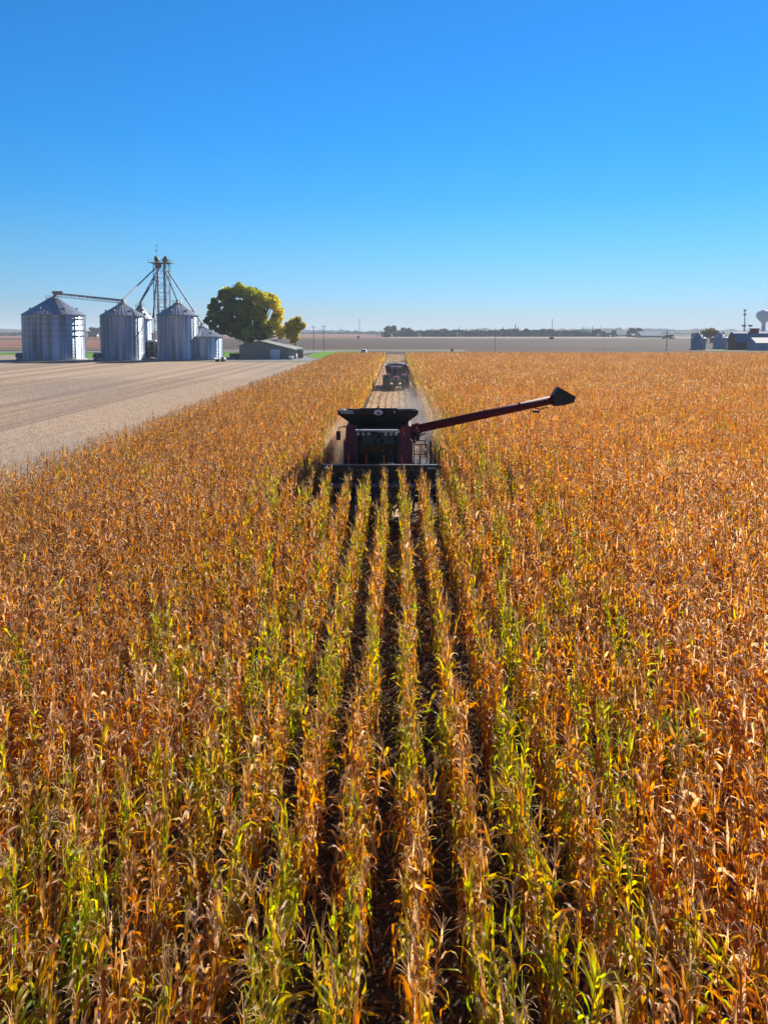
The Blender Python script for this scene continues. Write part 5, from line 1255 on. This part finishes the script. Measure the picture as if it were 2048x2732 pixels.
# corn header: a part whose pieces are sub-parts
hx0, hx1 = -2.33, 2.6
mb = MB(); mb.box(hx0, hx1, -2.93, -2.8, 2.22, 2.30); mb.box(hx0, hx1, -2.82, -2.76, 1.0, 2.215); mb.box(hx0, hx1, -3.5, -2.83, .82, .95)
header = part('corn_header', mb, 'seat', label='six-row corn header with dark dividers and a pale top rail')
mb = MB(); mb.box(hx0, hx1, -2.97, -2.86, 2.302, 2.345); part('top_rail', mb, M['steel_dull'], header)
mb = MB(); mb.box(hx0+.35, hx1-.6, -2.99, -2.935, 2.0, 2.215); part('header_beam', mb, 'black_paint', header)
mb = MB(); mb.tube([(hx0+.1, -3.15, 1.45), (hx1-.1, -3.15, 1.45)], .12, 10)
nn = 120; vs = []
for k in range(nn+1):
    f = k/nn; a = (f if f < .5 else 1-f)*2*math.pi*9; x = hx0+.12+(hx1-hx0-.24)*f
    for r in (.12, .31): vs.append((x, -3.15+r*math.cos(a), 1.45+r*math.sin(a)))
mb.add(vs, [(2*k, 2*k+1, 2*k+3, 2*k+2) for k in range(nn)]); part('cross_auger', mb, 'steel_dull', header)
for s, x in ((-1, hx0), (1, hx1)):
    mb = MB(); mb.prism([(-2.75, .8), (-3.9, .75), (-3.6, 1.5), (-3.0, 2.34), (-2.75, 2.34)], x-.04, x+.04, 'x'); part('end_shield', mb, 'black_paint', header)
    mb = MB(); mb.box(min(x, x-s*.42), max(x, x-s*.42), -3.02, -2.98, 2.16, 2.24); mb.box(x-.03-s*.06, x+.03-s*.06, -3.66, -3.6, 1.2, 2.1); part('reflector', mb, 'grey_panel', header)
for k in range(7):
    cxk = -3.22 + .762*k - CX
    if k == 0: cxk += .06
    mb = MB(); w = .17; P = [(-2.9, w, 1.42), (-3.5, w, 1.3), (-4.2, w*.75, 1.12), (-4.8, w*.35, .93), (-5.0, .02, .86)]; vs = []
    for y, ww, z in P: vs += [(cxk-ww, y, z-.32), (cxk-ww, y, z-.1), (cxk-ww*.5, y, z), (cxk+ww*.5, y, z), (cxk+ww, y, z-.1), (cxk+ww, y, z-.32)]
    fs = [(i*6+j, i*6+j+1, i*6+7+j, i*6+6+j) for i in range(4) for j in range(5)] + [(0, 5, 4, 3, 2, 1)]
    mb.add(vs, fs); part('row_snout', mb, 'seat', header)
for k in range(6):
    xk = -2.86 + .762*k - CX
    mb = MB(); mb.tube([(xk, -2.92, 2.34), (xk, -2.92, 2.74)], .022, 6); part('row_marker', mb, 'bright_red', header)
mb = MB()
for x in (-1.1, -.7, -.35, 1.1, 1.5, 1.9):
    mb.tube([(x + .16*math.sin(t), -3.0-.05*math.cos(t), 1.95+.2*math.cos(t)) for t in np.linspace(-2.2, 2.2, 9)], .018, 5)
part('hydraulic_hose', mb, 'steel_dull', header)

# ------------------------------------------------------------------ tractor pulling a grain cart
TX, TYY = -.22, 97.0
tc = thing('farm_tractor', (TX, TYY, .03), 'dark farm tractor coming along the cut strip towards the combine', 'tractor')
for s in (-1, 1):
    wheel(tc, 'rear_wheel', s*1.1, 2.6, .98, .62); wheel(tc, 'front_wheel', s*1.0, -.3, .7, .5)
    wheel(tc, 'outer_rear_wheel', s*1.62, 2.6, .95, .45)
mb = MB(); mb.prism([(-.45, .95), (.45, .95), (.48, 1.6), (.36, 1.85), (-.36, 1.85), (-.48, 1.6)], -1.2, 1.4, 'y'); part('hood', mb, 'dark_red', tc)
mb = MB(); mb.prism([(-.42, 1.0), (.42, 1.0), (.42, 1.55), (-.42, 1.55)], -1.26, -1.205, 'y'); part('grille', mb, 'black_paint', tc)
for s in (-1, 1):
    mb = MB(); mb.box(s*.3-.12, s*.3+.12, -1.3, -1.262, 1.42, 1.56); part('headlight', mb, 'white_metal', tc)
    mb = MB(); mb.prism([(2.0, 1.9), (2.6, 2.1), (3.3, 1.85), (3.3, 1.78), (2.6, 2.02), (2.0, 1.82)], min(s*.75, s*1.35), max(s*.75, s*1.35), 'x'); part('fender', mb, 'dark_red', tc)
mb = MB()
for s in (-1, 1):
    mb.tube([(s*.75, 1.45, 1.5), (s*.7, 1.5, 2.9)], .05, 6); mb.tube([(s*.75, 3.0, 1.5), (s*.7, 2.9, 2.9)], .05, 6)
mb.box(-.75, .75, 1.4, 3.05, 1.35, 1.5); part('cab_frame', mb, 'black_paint', tc)
mb = MB(); mb.add([(-.72, 1.44, 1.5), (.72, 1.44, 1.5), (.68, 1.5, 2.88), (-.68, 1.5, 2.88)], [(0, 1, 2, 3)]); part('windshield', mb, 'glass', tc)
mb = MB(); mb.box(-.8, .8, 1.3, 3.1, 2.9, 3.12, b=.06); rf = part('cab_roof', mb, 'dark_red', tc)
for s in (-1, 1):
    mb = MB(); mb.box(s*.42-.26, s*.42+.26, 1.24, 1.31, 2.92, 3.05); part('roof_light', mb, 'white_metal', rf)
    mb = MB(); mb.tube([(s*.75, 1.5, 2.5), (s*1.2, 1.35, 2.55)], .025, 5); mb.box(s*1.22-.12, s*1.22+.12, 1.3, 1.38, 2.25, 2.7, b=.02); part('mirror', mb, 'black_paint', tc)
mb = MB(); mb.tube([(-.5, .9, 1.8), (-.5, .9, 2.85)], .06, 8); part('exhaust_pipe', mb, 'steel_dull', tc)
mb = MB(); mb.tube([(-1.1, -.3, .7), (1.1, -.3, .7)], .1, 8); mb.tube([(-1.7, 2.6, .98), (1.7, 2.6, .98)], .13, 8); mb.box(-.3, .3, -1, 3.4, .6, 1.1); part('axle', mb, 'black_paint', tc)
mb = MB(); mb.box(-.27, .27, 2.3, 2.8, 1.5, 1.95, b=.04); mb.box(-.25, .25, 2.72, 2.85, 1.9, 2.6, b=.03); part('driver_seat', mb, 'seat', tc)
gc = thing('grain_cart', (TX+.1, TYY+7.2, .03), 'dark high-sided grain cart behind the tractor', 'grain cart')
mb = MB(); mb.prism([(-.8, 1.2), (.8, 1.2), (1.55, 2.6), (1.62, 3.55), (-1.62, 3.55), (-1.55, 2.6)], -2.2, 2.8, 'y'); part('hopper', mb, 'tank_black', gc)
mb = MB(); mb.tube([(-1.66, -2.25, 3.57), (1.66, -2.25, 3.57), (1.66, 2.85, 3.57), (-1.66, 2.85, 3.57), (-1.66, -2.25, 3.57)], .06, 6); part('rim_rail', mb, 'grey_panel', gc)
mb = MB(); mb.prism([(-1.58, 3.56), (1.58, 3.56), (.9, 3.86), (0, 3.95), (-.9, 3.86)], -2.1, 2.7, 'y'); part('roll_tarp', mb, 'tank_black', gc)
mb = MB(); mb.tube([(0, -2.2, 1.0), (0, -4.0, .75)], .1, 8); mb.box(-.15, .15, -2.3, 2.0, .85, 1.2); mb.tube([(-1.5, .4, .85), (1.5, .4, .85)], .12, 8); part('drawbar', mb, 'black_paint', gc)
mb = MB(); mb.tube([(1.3, -2.35, 1.3), (1.75, -2.5, 2.6), (1.2, -2.6, 3.9)], .17, 10); part('folded_auger', mb, 'auger_red', gc)
for s in (-1, 1): wheel(gc, 'wheel', s*1.4, .4, .85, .65)
for s in (-1, 1):
    mb = MB(); mb.box(s*1.35-.12, s*1.35+.12, -2.28, -2.205, 2.5, 2.75); part('reflector', mb, 'white_paint', gc)

gc.scale = (1, 1, 0.86)

# ------------------------------------------------------------------ air: field dust and haze
def vol_mat(name, color, density, aniso=0.3, noise=None):
    m = bpy.data.materials.new(name); m.use_nodes = True; nt = m.node_tree; nt.nodes.clear()
    v = nt.nodes.new('ShaderNodeVolumePrincipled'); v.inputs['Color'].default_value = (*color, 1); v.inputs['Density'].default_value = density
    v.inputs['Anisotropy'].default_value = aniso
    if noise:
        tc = nt.nodes.new('ShaderNodeTexCoord'); n = nt.nodes.new('ShaderNodeTexNoise'); n.inputs['Scale'].default_value = noise; n.inputs['Detail'].default_value = 3
        nt.links.new(tc.outputs['Object'], n.inputs['Vector'])
        ln = nt.nodes.new('ShaderNodeVectorMath'); ln.operation = 'LENGTH'; nt.links.new(tc.outputs['Object'], ln.inputs[0])
        fall = nt.nodes.new('ShaderNodeMapRange'); fall.inputs['From Min'].default_value = 0.25; fall.inputs['From Max'].default_value = 0.97
        fall.inputs['To Min'].default_value = 1; fall.inputs['To Max'].default_value = 0; nt.links.new(ln.outputs['Value'], fall.inputs[0])
        r = nt.nodes.new('ShaderNodeMapRange'); r.inputs['From Min'].default_value = 0.35; r.inputs['From Max'].default_value = 0.65; r.inputs['To Min'].default_value = 0.1; r.inputs['To Max'].default_value = 1.6
        nt.links.new(n.outputs[0], r.inputs[0])
        a = nt.nodes.new('ShaderNodeMath'); a.operation = 'MULTIPLY'; nt.links.new(r.outputs[0], a.inputs[0]); nt.links.new(fall.outputs[0], a.inputs[1])
        b = nt.nodes.new('ShaderNodeMath'); b.operation = 'MULTIPLY'; b.inputs[1].default_value = density; nt.links.new(a.outputs[0], b.inputs[0]); nt.links.new(b.outputs[0], v.inputs['Density'])
    o = nt.nodes.new('ShaderNodeOutputMaterial'); nt.links.new(v.outputs[0], o.inputs['Volume']); return m
def puff(loc, size, m, label):
    mb = MB(); n = 10
    mb.lathe([(math.sin(math.pi*k/n), -math.cos(math.pi*k/n)) for k in range(n+1)], n=20)
    o = mb.build('dust_cloud', m); o.location = loc; o.scale = size; tag(o, label, kind='stuff'); return o
DUST_R = vol_mat('grey_dust', (0.52, 0.46, 0.42), 0.085, 0.2, 2.2)
DUST_L = vol_mat('tan_dust', (0.9, 0.64, 0.45), 0.4, 0.4, 2.2)
puff((1.2, 50, 1.7), (2.2, 16, 2.8), DUST_R, 'grey dust drifting over the cut strip right behind the combine')
puff((-2.7, 38.5, 1.5), (1.5, 6.5, 2.2), DUST_L, 'tan dust on the left side behind the combine')
DUST_T = vol_mat('thin_dust', (0.72, 0.66, 0.6), 0.003, 0.2, 1.6)
puff((-0.3, 92, 2.0), (4.5, 22, 4.0), DUST_T, 'thin pale dust hanging around the tractor')
hz = MB(); hz.box(-6600, 6600, -500, 6600, -1.0, 60.0)
hm = vol_mat('haze', (0.80, 0.90, 1.0), 0.00022, 0.0)
o = hz.build('haze', hm); tag(o, 'thin pale haze that fades far things', kind='stuff')
